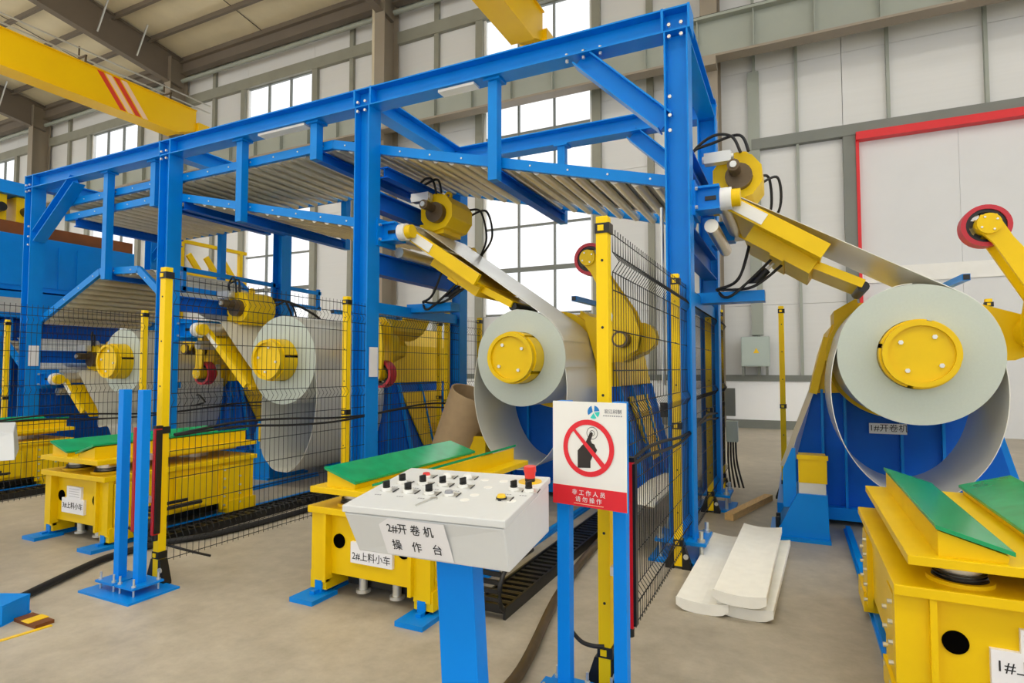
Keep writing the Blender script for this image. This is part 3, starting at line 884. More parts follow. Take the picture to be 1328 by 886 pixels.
    # floor rails and foot plates (fixed to the floor)
    for s in (-1, 1):
        rl = MB().box(X0 + s * .43 - .035, X0 + s * .43 + .035, yf - .1, 6.5, 0, .022).box(X0 + s * .43 - .02, X0 + s * .43 + .02, yf - .06, 6.5, .02, .05).build('floor_rail', BLUE)
        side = 'left' if s < 0 else 'right'
        tag(rl, 'blue floor rail of the coil car %s, %s side' % (('by the foam', 'behind the grey console', 'behind the bare posts', 'by the white box')[k], 'cable chain' if s > 0 else 'open'), 'rail', 'coil car floor rails')
        MB().box(X0 + s * .43 - .1, X0 + s * .43 + .1, yf - .16, yf + .08, 0, .03).build('end_plate', BLUE, rl)

# ================================================================== CABLE CHAINS
for k in range(1, 4):
    X0 = UX[k] + .78
    t = thing('cable_chain', 'black plastic cable chain on the floor ' + ('', 'behind the grey console', 'behind the bare blue posts', 'beside the white console box')[k], 'cable chain', (X0, 4.5, 0), 'floor cable chains')
    y0, y1 = 3.3, 6.3
    for s in (-1, 1):
        MB().box(X0 + s * .11 - .008, X0 + s * .11 + .008, y0, y1, 0.0, .075).build('chain_side', BLACK, t)
    y = y0 + .03
    mb = MB().box(-.105, .105, -.02, .02, .045, .062)
    me = bpy.data.meshes.new('chain_bar'); me.from_pydata(mb.v, [], mb.f); me.materials.append(BLACK)
    while y < y1:
        o = bpy.data.objects.new('chain_bar', me); COL.objects.link(o); o.parent = t; o.location = (0, y - 4.5, 0)
        y += .085
    # return loop at the near end
    lp = [(y0 + .45, .30)] + [(y0 + .1 - .15 * math.sin(math.radians(a)), .16 + .14 * math.cos(math.radians(a))) for a in range(0, 181, 20)]
    for s in (-1, 1):
        MB().tube([(X0 + s * .10, a, b + .005) for a, b in lp], .016, 6).build('loop_side', BLACK, t)
    for a, b in lp[1:]:
        MB().box(X0 - .1, X0 + .1, a - .012, a + .012, b - .01, b + .015).build('loop_bar', BLACK, t)


# ================================================================== FENCES
def mesh_panel(mb, P0, P1, z0, z1, r=.0026):
    P0 = V(P0); P1 = V(P1)
    d = (P1 - P0); L = d.length; d.normalize()
    nrm = V((d.y, -d.x, 0))
    bends = [z0 + .17, (z0 + z1) / 2 + .12, z1 - .17]
    prof = [(z0, 0)]
    for b in bends:
        prof += [(b - .05, 0), (b, .035), (b + .05, 0)]
    prof.append((z1, 0))
    nV = int(L / .05)
    for i in range(nV + 1):
        q = P0 + d * (L * i / nV)
        mb.tube([(q.x + nrm.x * o, q.y + nrm.y * o, z) for z, o in prof], r, 4, False, False)
    hz = [z0 + .02, z1 - .03]
    for b in bends: hz += [b - .05, b + .05]
    z = z0 + .4
    while z < z1 - .3:
        if all(abs(z - b) > .1 for b in bends): hz.append(z)
        z += .2
    for z in hz:
        mb.tube([(P0.x, P0.y, z), (P1.x, P1.y, z)], r * 1.25, 4, False, False)


def post(parent, x, y, h=2.3, m=None, foot=True):
    o = MB().box(x - .03, x + .03, y - .03, y + .03, 0.02 if foot else 0, h).build('post', YPOST, parent, .004)
    for z in (h - .06, .2, 1.1):
        c = MB().box(x - .034, x + .04, y - .034, y + .034, z - .025, z + .025).build('clip', BLACK, o)
        MB().box(x - .018, x + .012, y - .04, y - .03, z - .014, z + .014).build('clip_face', YPOST, c)
    z = h - .22
    while z > .3:
        MB().cyl((x + .002, y - .0315, z), (x + .002, y - .028, z), .007, 8).build('hole', BLACK, o)
        z -= .33
    if foot:
        for s in (-1, 1):
            MB().prism([(x + s * .031, .0), (x + s * .10, .0), (x + s * .10, .02), (x + s * .05, .17), (x + s * .031, .17)], 'y', y - .03, y + .03).build('foot', BLACK, o)
        MB().cyl((x + .06, y - .04, .1), (x + .06, y - .03, .1), .02, 8).build('foot_bolt', BOLT, o)
    return o


FL = ['beside the prohibition sign', 'behind the pair of free-standing blue posts', 'between the sagging coil and the pushed-back coil', 'at the leveller end of the row']
for k, x in enumerate(CX):
    t = thing('safety_fence', 'black wire mesh safety fence with yellow posts ' + FL[k], 'fence', (x + .01, 5.2, 0), 'wire mesh fences between the bays')
    ys = [2.79, 4.74, 6.7, 7.6]
    xs_ = x + .01
    for y in ys:
        if k == 0 and y == 7.6: y = 7.9
        post(t, xs_, y, 2.3)
    for a, b in zip(ys[:-1], ys[1:]):
        if k == 0 and b == 7.6: b = 7.9
        mb = MB(); mesh_panel(mb, (xs_ + .036, a + .035, 0), (xs_ + .036, b - .035, 0), .14, 2.25)
        o = mb.build('mesh_panel', WIRE, t)
    if k == 0:
        pass
# back posts beside the housings
for (x, y), lb in (((-.13, 7.75), 'alone on the open floor left of uncoiler 1'), ((1.9, 7.9), 'behind the pressing arm of uncoiler 1'), ((-5.0, 7.77), 'in front of the yellow vented housing')):
    t = thing('guard_post', 'slim yellow light curtain post ' + lb, 'post', (x, y, 0), 'yellow rear posts')
    post(t, x, y, 2.3)


# ================================================================== BLUE POST PAIRS WITH RED LIGHT CURTAINS
def post_pair(k, label):
    x = CX[k]
    t = thing('guard_stand', label, 'guard stand', (x, 2.55, 0), 'blue twin-post stands')
    cx0 = x - .02
    rot = -.0
    for j, dx in enumerate(((-.105, .16), (-.11, .11))[k]):
        px = cx0 + dx; py = 2.60
        o = MB().box(px - .03, px + .03, py - .03, py + .03, .075, 1.4).build('post', LBLUE, t, .003)
        MB().box(px - .10, px + .10, py - .11, py + .11, .062, .076).build('upper_plate', BLUE, o)
        for sx in (-1, 1):
            for sy in (-1, 1):
                MB().cyl((px + sx * .075, py + sy * .085, .01), (px + sx * .075, py + sy * .085, .13), .007, 6).cyl((px + sx * .075, py + sy * .085, .076), (px + sx * .075, py + sy * .085, .088), .014, 6).build('anchor_rod', BOLT, o)
    MB().box(cx0 - .28, cx0 + .28, 2.42, 2.78, 0, .014).build('floor_plate', BLUE, t)
    qx = cx0 + (.15, .09)[k]; qw = (.04, .026)[k]
    rb = MB().box(qx, qx + qw, 2.68, 2.73, .37, 1.12).build('light_curtain', REDP, t)
    MB().box(qx + qw - .004, qx + qw + .014, 2.685, 2.725, .38, 1.11).build('lens_strip', BLACK, rb)
    MB().box(qx, qx + qw + .01, 2.68, 2.73, 1.12, 1.14).build('end_cap', BLACK, rb)
    MB().cyl((qx + .02, 2.7, .33), (qx + .02, 2.7, .37), .02, 10).build('connector', BLACK, rb)
    for zc_ in (.62, .92):
        MB().box(qx - .06, qx + .005, 2.66, 2.7, zc_ - .02, zc_ + .02).build('clamp', BOLT, rb)
    if k == 1:
        rb2 = MB().box(cx0 - .135, cx0 - .11, 2.68, 2.73, .37, 1.12).build('light_curtain', REDP, t)
    return t


post_pair(0, 'pair of blue posts carrying the prohibition sign and a red light curtain')
post_pair(1, 'pair of bare blue posts on a bolted floor plate with red light curtains')

# ================================================================== SIGN
t = thing('prohibition_sign', 'white and red no-operating sign with crossed-out pointing hand', 'sign', (-.85, 2.53, .93))
o0 = V((-1.018, 2.556, 0)); o1 = V((-.655, 2.495, 0))
rt = (o1 - o0).normalized(); nr = V((rt.y, -rt.x, 0))
SW = (o1 - o0).length; S0, S1 = .932, 1.40


def sp(u, v, off=0.0):
    """u,v in sign units (0..1 from bottom left) -> world"""
    q = o0 + rt * (SW * u) + nr * off
    return V((q.x, q.y, S0 + (S1 - S0) * v))


def sign_poly(name, pts, m, off, parent):
    n = len(pts)
    A = [sp(u, v, off) for u, v in pts]; B = [sp(u, v, off - .0012) for u, v in pts]
    return MB().poly(A + B, [tuple(range(n)), tuple(reversed(range(n, 2 * n)))] + [(i, n + i, n + (i + 1) % n, (i + 1) % n) for i in range(n)]).build(name, m, parent)


MB().poly([sp(0, 0), sp(1, 0), sp(1, 1), sp(0, 1), sp(0, 0, -.004), sp(1, 0, -.004), sp(1, 1, -.004), sp(0, 1, -.004)],
          [(0, 1, 2, 3), (7, 6, 5, 4), (0, 4, 5, 1), (1, 5, 6, 2), (2, 6, 7, 3), (3, 7, 4, 0)]).build('board', WHITE, t)
asp = SW / (S1 - S0)
band = sign_poly('red_band', [(0.0, 0.0), (1, 0), (1, .185), (0, .185)], SIGNR, .0012, t)
cu, cv, ru = .50, .56, .345
rv = ru * asp
nn = 48
ring = MB()
A = [sp(cu + ru * math.cos(2 * math.pi * i / nn), cv + rv * math.sin(2 * math.pi * i / nn), .003) for i in range(nn)]
Bq = [sp(cu + ru * .82 * math.cos(2 * math.pi * i / nn), cv + rv * .82 * math.sin(2 * math.pi * i / nn), .003) for i in range(nn)]
ring.poly(A + Bq, [(i, (i + 1) % nn, nn + (i + 1) % nn, nn + i) for i in range(nn)])
ring.build('red_ring', SIGNR, t)
hd = [(.355, .365), (.53, .375), (.53, .44), (.55, .47), (.56, .50), (.60, .52), (.62, .55), (.595, .575), (.585, .60), (.55, .61), (.535, .635), (.565, .70), (.545, .718), (.52, .70), (.47, .62), (.42, .585), (.355, .53)]
sign_poly('hand_symbol', hd, HANDK, .0020, t)
sl_ = math.radians(135)
dx, dy = math.cos(sl_), math.sin(sl_)
w_ = .032
sign_poly('red_slash', [(cu + ru * .9 * dx - w_ * dy, cv + rv * .9 * dy - w_ * asp * -dx * -1), (cu - ru * .9 * dx - w_ * dy, cv - rv * .9 * dy + w_ * asp * dx), (cu - ru * .9 * dx + w_ * dy, cv - rv * .9 * dy - w_ * asp * dx), (cu + ru * .9 * dx + w_ * dy, cv + rv * .9 * dy - w_ * asp * dx)], SIGNR, .0036, t)
for rr_ in (.035, .075):
    mbq = MB()
    A = [sp(.555 + rr_ * math.cos(2 * math.pi * i / 24), .705 + rr_ * asp * math.sin(2 * math.pi * i / 24), .0016) for i in range(24)]
    Bq = [sp(.555 + (rr_ - .006) * math.cos(2 * math.pi * i / 24), .705 + (rr_ - .006) * asp * math.sin(2 * math.pi * i / 24), .0016) for i in range(24)]
    mbq.poly(A + Bq, [(i, (i + 1) % 24, 24 + (i + 1) % 24, 24 + i) for i in range(24)]).build('touch_ring', INK, t)
# round logo of four wedges
lc = (.575, .905)


def wedge(a0, a1, m, cut=.012):
    pts = [(lc[0] + cut * math.cos(math.radians((a0 + a1) / 2)), lc[1] + cut * asp * math.sin(math.radians((a0 + a1) / 2)))]
    for i in range(9):
        a = math.radians(a0 + (a1 - a0) * i / 8)
        pts.append((lc[0] + .08 * math.cos(a), lc[1] + .08 * asp * math.sin(a)))
    sign_poly('logo_wedge', pts, m, .0016, t)


wedge(110, 208, LOGOB); wedge(12, 80, LOGOB); wedge(-48, 5, MINT); wedge(-122, -62, MINT)
text('logo_text', '宏江科制', .021, GREYI, sp(.83, .915, .001), rt, (0, 0, 1), t)
for i in range(9):
    u = .705 + i * .028
    sign_poly('logo_mark', [(u, .871), (u + .016, .871), (u + .016, .882), (u, .882)], GREYI, .0014, t)
text('lettering', '非 工 作 人 员', .026, PAPER, sp(.5, .128, .002), rt, (0, 0, 1), band, xs=1.05)
text('lettering', '请 勿 操 作', .026, PAPER, sp(.5, .065, .002), rt, (0, 0, 1), band, xs=1.05)
sign_poly('fine_line', [(.3, .022), (.7, .022), (.7, .027), (.3, .027)], ORANGEW, .0022, band)


# ================================================================== OPERATOR CONSOLES
def console(off, label, full=True):
    O = V(off)
    fl_, fr = V((-1.562, 1.765, 1.03)), V((-.907, 1.822, 1.03))
    bl, br = V((-1.68, 2.37, 1.068)), V((-.99, 2.435, 1.068))
    bfl, bfr = V((-1.545, 1.835, .84)), V((-.905, 1.865, .84))
    bbl, bbr = V((-1.63, 2.34, .84)), V((-.975, 2.40, .84))
    P = [q + O for q in (bfl, bfr, bbr, bbl, fl_, fr, br, bl)]
    base = (P[0] + P[2]) / 2; base.z = 0
    t = thing('control_console', label, 'console', base, 'operator consoles')
    lidz = V((0, 0, .03))
    up4 = [q - lidz for q in P[4:]]
    Q = P[:4] + up4
    fc = [(3, 2, 1, 0), (4, 5, 6, 7), (0, 1, 5, 4), (1, 2, 6, 5), (2, 3, 7, 6), (3, 0, 4, 7)]
    MB().poly(Q, fc).build('body', CONS, t, .006)
    e = .006
    ex = (P[5] - P[4]).normalized(); ey = (P[7] - P[4]).normalized()
    lid = [P[4] - ex * e - ey * e, P[5] + ex * e - ey * e, P[6] + ex * e + ey * e, P[7] - ex * e + ey * e]
    MB().poly([q - V((0, 0, .027)) for q in lid] + lid, fc).build('lid', CONS, t, .004)
    # slanted pedestal
    c = (P[0] + P[1] + P[2] + P[3]) / 4
    top = V((c.x + .03, c.y - .04, .85)); foot = V((c.x + .095, c.y - .06, .0))
    MB().bar(foot, top, .15, .13, up=ey).build('pedestal', LBLUE, t, .004)
    fp = MB().box(foot.x - .2, foot.x + .2, foot.y - .2, foot.y + .2, 0, .012).build('foot_plate', BLUE, t)
    for sx in (-1, 1):
        MB().prism([(foot.y - .18, .012), (foot.y - .02, .012), (foot.y - .02, .1)], 'x', foot.x + sx * .06 - .006, foot.x + sx * .06 + .006).build('gusset', BLUE, fp)
    if not full: return t
    nz = ex.cross(ey).normalized()
    Wd = (P[5] - P[4]).length; Dp = (P[7] - P[4]).length

    def at(u, v, h=0.0):
        a = P[4] + (P[5] - P[4]) * u; b = P[7] + (P[6] - P[7]) * u
        return a + (b - a) * v + nz * h

    def plate(parent, u, v):
        q = at(u + .012, v + .012, .001)
        a = ex * .030; b = ey * .027
        MB().poly([q - a - b, q + a - b, q + a + b, q - a + b] + [x_ + nz * .0025 for x_ in (q - a - b, q + a - b, q + a + b, q - a + b)], fc).build('legend_plate', BOLT, parent)
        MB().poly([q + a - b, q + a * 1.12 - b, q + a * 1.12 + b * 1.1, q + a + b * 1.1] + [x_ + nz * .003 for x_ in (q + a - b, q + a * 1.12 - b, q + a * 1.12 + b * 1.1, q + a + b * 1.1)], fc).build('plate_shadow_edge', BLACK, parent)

    def ink(u, v, n):
        for i in range(n):
            q = at(u + (i - n / 2) * .016, v - .105, .0006)
            a = ex * .004; b = ey * .005
            MB().poly([q - a - b, q + a - b, q + a + b, q - a + b], [(0, 1, 2, 3)]).build('legend_mark', GREYI, t)

    def selector(u, v):
        k_ = MB().cyl(at(u, v, .0), at(u, v, .014), .021, 18).build('selector_switch', WHITE, t)
        plate(k_, u, v)
        MB().cyl(at(u, v, .012), at(u, v, .02), .015, 14).build('switch_collar', BLACK, k_)
        MB().bar(at(u - .010, v - .022, .030), at(u + .010, v + .022, .030), .009, .022, up=nz).build('switch_handle', BLACK, k_)
        ink(u, v, 3)

    def button(u, v, m, dark=False):
        k_ = MB().cyl(at(u, v, 0), at(u, v, .010), .021, 18).build('push_button', BLACK if dark else WHITE, t)
        plate(k_, u, v)
        MB().cyl(at(u, v, .009), at(u, v, .020), .018, 18, r2=.015).build('button_cap', m, k_)

    for u, v in ((.135, .36), (.33, .36), (.515, .36), (.16, .56), (.345, .57), (.52, .58), (.70, .58)):
        selector(u * .78 + .0, v)
    for u, v, m in ((.235, .77, ESTOP), (.395, .79, WHITE), (.55, .81, WHITE)):
        button(u * .9, v, m)
    button(.53, .37, GREYI)
    button(.865, .375, YINK, True)
    selector(.875, .60); selector(1.0 - .03, .60)
    for u, v in ((.62, .80), (.70, .62), (.68, .42), (.75, .80), (.66, .30), (.93, .36)):
        MB().cyl(at(u, v, -.001), at(u, v, .002), .019, 18).build('blank_plug', WHITE, t)
    # emergency stop
    es = MB().cyl(at(.915, .84, 0), at(.915, .84, .004), .05, 28).build('estop_ring', YINK, t)
    MB().cyl(at(.915, .84, .004), at(.915, .84, .02), .022, 18).build('estop_collar', BLACK, es)
    MB().cyl(at(.915, .84, .018), at(.915, .84, .045), .022, 18, r2=.024).cyl(at(.915, .84, .045), at(.915, .84, .068), .027, 20, r2=.026).build('estop_knob', ESTOP, es)
    # front label
    fx0, fx1 = P[0] + (P[4] - P[0]) * .14, P[4] - V((0, 0, .036))
    up_ = (P[4] - P[0]).normalized()
    frt = (P[1] - P[0]).normalized(); fn = frt.cross(up_)
    ctr = P[0] + (P[1] - P[0]) * .44 + up_ * .088 + fn * .002
    a = frt * .143; b = up_ * .078
    lab = MB().poly([ctr - a - b, ctr + a - b, ctr + a + b, ctr - a + b] + [q + fn * .001 for q in (ctr - a - b, ctr + a - b, ctr + a + b, ctr - a + b)], fc).build('paper_label', PAPER, t)
    text('lettering', '2#开 卷 机', .047, INK, ctr + up_ * .036 - frt * .01 + fn * .0015, frt, up_, lab, xs=.92)
    text('lettering', '操　作　台', .047, INK, ctr - up_ * .036 + fn * .0015, frt, up_, lab, xs=.92)
    # key tag lying on the lid
    MB().cyl(at(.47, .27, .001), at(.47, .27, .005), .016, 14).build('key_head', BOLT, t)
    MB().bar(at(.46, .24, .003), at(.43, .10, .003), .008, .004).build('key', BOLT, t)
    return t


console((0, 0, 0), 'grey sloping control console with black switches and red emergency stop')
t = thing('white_cabinet', 'white box of the far console standing beside the paper-marked coil car', 'console box', (-5.9, 2.6, 0), 'operator consoles')
MB().poly([(-5.75, 1.95, .84), (-5.42, 2.44, .845), (-5.98, 2.72, .86), (-6.3, 2.2, .85), (-5.80, 1.95, 1.05), (-5.52, 2.47, 1.05), (-6.05, 2.72, 1.09), (-6.35, 2.2, 1.09)],
          [(3, 2, 1, 0), (4, 5, 6, 7), (0, 1, 5, 4), (1, 2, 6, 5), (2, 3, 7, 6), (3, 0, 4, 7)]).build('body', CONS, t, .006)
MB().bar((-5.95, 2.3, 0), (-5.95, 2.3, .86), .14, .14).build('pedestal', LBLUE, t)
t = thing('steel_channel', 'blue steel channel end lying on the floor by the yellow floor tape', 'channel', (-4.8, 1.75, 0))
MB().bar((-4.36, 2.0, .115), (-5.6, 1.45, .115), .2, .014).build('channel_top', BLUE, t)
MB().bar((-4.36, 2.0, .055), (-5.6, 1.45, .055), .014, .11, os=.09).build('channel_web', BLUE, t)
MB().bar((-4.36, 2.0, .055), (-4.375, 1.993, .055), .2, .11).build('channel_end', BLUE, t)
MB().bar((-4.36, 2.0, .007), (-5.6, 1.45, .007), .22, .014).build('channel_base', BLUE, t)

# ================================================================== LEVELLER
t = thing('leveller', 'large blue strip leveller with yellow cylinders behind the end column', 'leveller', (-13.5, 6.2, 0))
MB().box(-16, -12, 4.6, 7.3, 2.9, 3.86).build('upper_frame', BLUE, t)
for y0_, y1_ in ((4.7, 5.9), (5.95, 6.2), (6.25, 7.2)):
    MB().box(-12.02, -11.985, y0_, y1_, 2.98, 3.74).build('cover_panel', BLUE, t)
MB().box(-16, -11.9, 4.5, 7.35, 2.42, 2.86).build('lower_beam', BLUE, t)
MB().box(-16, -12.15, 4.5, 7.35, 3.86, 4.1).build('roll_bed', RUST, t)
for y in (4.75, 5.1, 5.5):
    c = MB().box(-12.6, -12.2, y - .13, y + .13, 4.1, 4.55).build('adjust_cylinder', YEL, t)
    MB().cyl((-12.2, y, 4.3), (-12.05, y, 4.3), .08, 12).build('handwheel', BLACK, c)
MB().box(-13, -12.1, 4.4, 5.7, 4.56, 4.78).build('top_bar', BLUE, t)
for z in (3.55, 2.95):
    MB().box(-11.95, -11.9, 4.45, 4.9, z - .06, z + .06).build('yellow_mark', YEL, t)
MB().box(-15.5, -12.3, 4.6, 7.2, .0, 2.4).build('base_frame', DBLUE, t)
MB().box(-11.89, -11.885, 5.05, 5.4, 2.5, 2.75).build('maker_plate', BOLT, t)
MB().prism([(4.5, 1.9), (5.3, 2.42), (5.3, 1.0), (4.5, 1.0)], 'x', -12.3, -12.0).build('side_cheek', BLUE, t)
for z in (1.55, 2.0):
    MB().cyl((-12.0, 4.6, z), (-12.0, 5.0, z), .16, 18).build('roll_bearing', BOLT, t)
# walkway guard rail
t = thing('guard_rail', 'yellow tubular guard rail of the walkway behind the gantry', 'guard rail', (-10.5, 8.2, 0))
MB().bar((-11.2, 7.7, 4.15), (-11.2, 9.3, 4.15), .07, .07).build('top_rail', YEL, t)
MB().bar((-11.2, 7.7, 3.45), (-11.2, 9.3, 3.45), .09, .14).build('toe_board', YEL, t)
for y in (7.75, 9.15):
    MB().bar((-11.2, y, 0), (-11.2, y, 4.15), .08, .08).build('rail_post', YEL, t)
for q in range(3):
    MB().bar((-11.2, 7.9 + q * .4, 3.9), (-11.2, 8.25 + q * .4, 3.45), .05, .12).build('stair_cheek', YEL, t)
MB().box(-11.9, -11.2, 7.6, 9.3, 3.35, 3.4).build('deck', YEL, t)
# hose tray beside the third strip table
t = thing('hose_tray', 'open blue hose tray on posts above the sagging coil', 'tray', (-7.6, 7.0, 0))
for z in (2.66, 2.93):
    MB().bar((-7.6, 5.1, z), (-7.6, 7.9, z - .05), .05, .06).build('tray_rail', BLUE, t)
for y in (5.3, 6.85, 7.85):
    MB().bar((-7.6, y, 2.6), (-7.6, y, 2.95), .05, .05).build('tray_upright', BLUE, t)
MB().bar((-7.55, 7.2, 2.6), (-7.55, 7.2, 2.0), .05, .05).build('tray_leg', BLUE, t)
MB().tube(smooth_path([(-7.3, 6.2, 2.62), (-7.2, 6.8, 2.6), (-7.0, 7.2, 2.4), (-6.95, 7.4, 2.2)]), .02, 6).build('hose', DARK, t)

# ================================================================== CRANE BRIDGES
for x, lb, st in ((-21.3, 'long yellow crane bridge girder with red and white stripes', True), (-6.55, 'yellow crane bridge girder end in front of the tall window', False)):
    t = thing('bridge_crane', lb, 'crane', (x, 6, 10.6), 'overhead crane girders')
    za, zb = (10.55, 11.65)
    w2 = .3
    MB().prism([(-12, za), (14.2, za), (15.0, za + .3), (15.0, zb), (-12, zb)], 'x', x - w2, x + w2).build('girder', CRANE, t)
    MB().box(x - w2 - .05, x + w2 + .05, -12, 14.3, za - .03, za).build('bottom_flange', CRANE, t)
    MB().box(x - w2 - .06, x + w2 + .06, -12, 15.0, zb, zb + .03).build('top_flange', CRANE, t)
    MB().box(x - .42, x + .42, 15.02, 15.5, 10.75, 11.2).build('end_carriage', CRANE, t)
    for s in (-1, 1):
        MB().cyl((x + s * .28, 15.5, 10.9), (x + s * .28, 15.64, 10.9), .16, 18).build('travel_wheel', DARK, t)
    if st:
        for i, m in enumerate((STRIPR, ORANGEW, STRIPR, ORANGEW)):
            y = 11.35 + i * .26
            MB().prism([(y, zb - .02), (y + .2, zb - .02), (y + 1.0, za + .02), (y + .8, za + .02)], 'x', x + w2, x + w2 + .006).build('stripe', m, t)
        for q, zz in ((.5, 12.5), (.5, 12.2)):
            MB().bar((x - q, 2, zz), (x - q, 16.2, zz), .045, .045).build('conductor_rail', BOLT, t)
        for y in (6.5, 8.6, 11.2, 14.2):
            MB().bar((x - 1.1, y, 12.13), (x - .05, y, 12.13), .05, .05).bar((x - .1, y, 11.66), (x - .1, y, 12.13), .05, .05).bar((x - .5, y, 12.1), (x - .5, y, 12.55), .04, .04).build('rail_bracket', BROWN, t)

# ================================================================== SMALL THINGS ON THE FLOOR
# foam pieces: trough-shaped
def foam(x0, x1, y0, y1, z, ang, label):
    t_ = .085
    w2 = (x1 - x0) / 2
    pr = []
    for i in range(9):
        u = -1 + i / 4
        pr.append((u * w2, .035 * u * u * u * u + .0))
    top = []
    for i in range(9):
        u = 1 - i / 4
        top.append((u * w2 * 1.0, t_ + .018 * u * u - .018))
    pts = pr + top
    L = (y1 - y0)
    m = MB().prism(pts, 'y', -L / 2, L / 2)
    c, s = math.cos(ang), math.sin(ang)
    m.v = [(a * c - b * s + (x0 + x1) / 2, a * s + b * c + (y0 + y1) / 2, d + z) for a, b, d in m.v]
    o = m.build('foam_cradle', FOAM, None, .006)
    tag(o, label, 'foam piece', 'white foam cradles on the floor')


foam(-.70, -.38, 3.92, 5.58, 0, -.02, 'white trough-shaped foam cradle with grey spots lying flat on the floor')
foam(-.43, -.10, 3.95, 5.62, 0, -.05, 'white foam cradle at the bottom of the leaning foam pair')
foam(-.46, -.15, 3.90, 5.66, .09, -.03, 'white foam cradle resting on top of another by the fence')
wd = MB().bar((-.63, 6.42, .035), (-.3, 7.6, .035), .09, .07).build('timber_batten', WOOD)
tag(wd, 'short pine batten lying on the floor behind the foam', 'timber')
# cardboard core leaning by the second coil
cc = MB().cyl((-3.89, 6.1, .13), (-3.40, 6.02, 1.26), .27, 40, inner=.25).build('cardboard_core', CARD)
tag(cc, 'large brown cardboard coil core leaning beside the coil', 'cardboard tube')
# curved foam sheet standing behind the fence
sc = MB().ribbon([(-1.52, .02), (-1.50, .2), (-1.40, .36), (-1.24, .44), (-1.06, .42)], 4.9, 6.3, .03).build('curved_sheet', FOAM)
tag(sc, 'pale curved foam sheet standing on the floor behind the wire fence', 'foam sheet')
# hoses on the floor
h = MB().tube(smooth_path([(-4.62, 2.08, .03), (-4.9, 2.63, .03), (-5.02, 2.95, .03), (-5.0, 3.35, .03), (-4.8, 3.9, .03), (-4.75, 5.5, .03)]), .028, 8).build('floor_hose', DARK)
tag(h, 'thick black hose curving over the floor past the blue posts', 'hose')
h = MB().tube(smooth_path([(-1.28, 2.3, .03), (-1.27, 2.74, .03), (-1.45, 3.7, .03), (-1.55, 4.6, .03), (-1.6, 5.6, .03)]), .03, 8).build('floor_hose', BROWN)
tag(h, 'dusty grey conduit on the floor beside the cable chain', 'hose')
h = MB().tube(smooth_path([(-1.0, 2.72, .30), (-.95, 2.74, .24), (-.89, 2.75, .225), (-.84, 2.76, .23)]), .01, 6).build('sensor_cable', DARK)
tag(h, 'thin black cable drooping below the light curtain by the sign', 'cable')
h = MB().tube(smooth_path([(-4.45, 2.72, .38), (-4.3, 2.78, .30), (-4.1, 2.9, .22), (-4.05, 3.1, .12)]), .01, 6).build('sensor_cable', DARK)
tag(h, 'thin black cable drooping below the light curtain by the bare posts', 'cable')
# cables tied along the fences
for x, z, lb, ys in ((CX[1], 1.08, 'behind the bare blue posts', (2.85, 7.5)), (CX[0], 1.05, 'beside the prohibition sign', (2.9, 7.8)), (CX[2], 1.0, 'by the pushed-back coil', (3.0, 7.4))):
    for j in range(2):
        pts = []
        y = ys[0]
        i = 0
        while y < ys[1]:
            pts.append((x + .055 + .01 * j, y, z - .03 * j + .03 * math.sin(i * 1.3 + j) + (-.02 if i == 0 else 0)))
            y += .55; i += 1
        c = MB().tube(smooth_path(pts, 5), .011, 6).build('fence_cable', DARK)
        tag(c, ('upper' if j == 0 else 'lower') + ' black cable tied along the wire fence ' + lb, 'cable', 'cables along the fences')
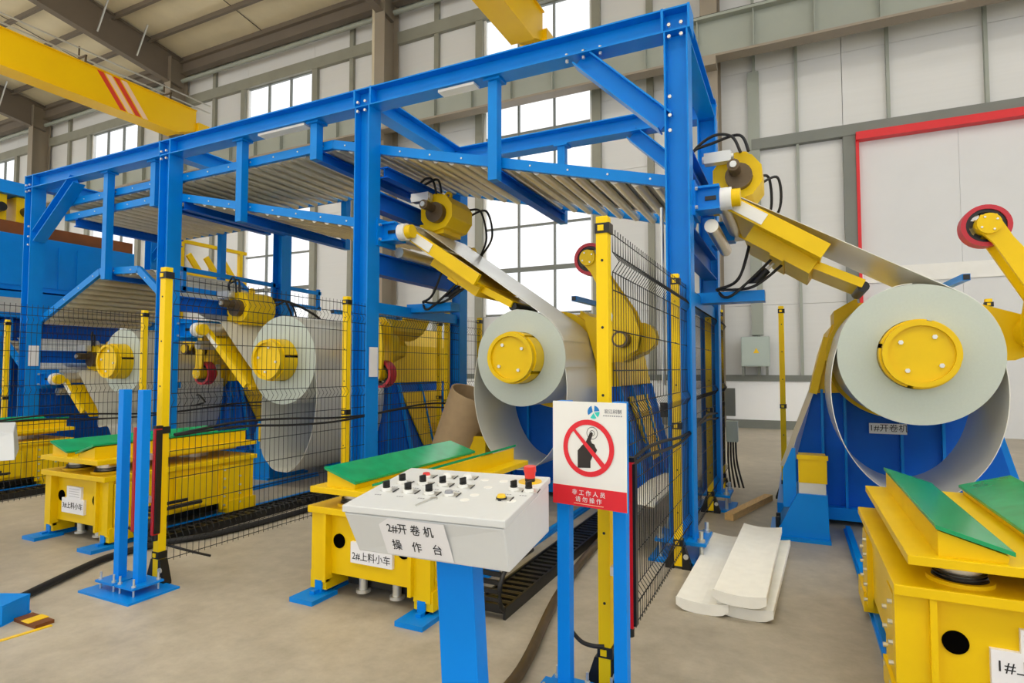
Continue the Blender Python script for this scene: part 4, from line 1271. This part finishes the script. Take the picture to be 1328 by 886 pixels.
# pneumatic filter units on the columns
for k, x in enumerate(CX[:3]):
    t = thing('air_unit', 'small air filter unit with grey drop pipe ' + ('beside the sign end column', 'behind the middle column', 'by the column behind the bare posts')[k], 'air unit', (x - .2, 5.3, 1.1), 'air filter units on the gantry columns')
    MB().cyl((x - .2, 5.3, 1.4), (x - .2, 5.3, 3.0), .018, 8).build('drop_pipe', BOLT, t)
    MB().box(x - .25, x - .15, 5.25, 5.35, 1.25, 1.4).build('regulator', BOLT, t)
    MB().cyl((x - .2, 5.3, 1.12), (x - .2, 5.3, 1.25), .035, 12).build('filter_bowl', BLACK, t)
    MB().box(x - .16, x - .09, 5.27, 5.33, 1.28, 1.36).build('gauge_bracket', BLUE, t)
# wall boxes
t = thing('electric_cabinet', 'grey electrical cabinet with yellow warning triangle on the back wall', 'cabinet', (-.9, 16.3, 1.4))
MB().box(-1.22, -.55, 16.1, 16.42, 1.6, 2.36).build('case', BOXG, t, .01)
MB().box(-1.19, -.58, 16.08, 16.1, 1.63, 2.33).build('door', BOXG, t)
for x in (-1.18, -.62):
    MB().box(x - .03, x + .03, 16.15, 16.4, 1.38, 1.6).build('leg', GREYS, t)
MB().prism([(-.93, 1.94), (-.79, 1.94), (-.86, 2.07)], 'y', 16.07, 16.08).build('warning_triangle', YINK, t)
t = thing('emergency_light', 'white twin-head emergency light on the wall column', 'light', (-1.85, 15.6, 3.1))
MB().box(-2.05, -1.65, 15.55, 15.69, 3.0, 3.2).build('case', WHITE, t)
for x in (-1.97, -1.73):
    MB().cyl((x, 15.5, 3.3), (x, 15.62, 3.3), .09, 16).build('lamp_head', WHITE, t)
# plug box on back post of fence
t = thing('junction_box', 'small grey junction box with black leads on the back fence post', 'junction box', (-.72, 8.0, .5))
MB().box(-.80, -.66, 7.94, 8.06, .62, .88).build('case', BOXG, t)
for q in range(4):
    MB().tube(smooth_path([(-.78 + q * .03, 8.0, .62), (-.78 + q * .035, 7.98, .35), (-.75 + q * .05, 7.95, .05)]), .012, 6).build('lead', DARK, t)
MB().box(-.8, -.68, 7.9, 7.96, .95, 1.3).build('bracket', GREYS, t)
# floor plate and yellow tape at the left edge
t = thing('pit_cover', 'dark striped floor plate edged with yellow tape near the blue foot', 'floor plate', (-4.2, 1.95, 0))
MB().box(-4.34, -4.1, 1.98, 2.08, .0, .02).build('plate', RUST, t)
MB().box(-4.25, -4.17, 1.975, 2.085, .02, .024).build('yellow_stripe', YINK, t)
MB().bar((-4.07, 2.05, .002), (-4.13, 1.62, .002), .03, .004).build('floor_tape', YINK, t)
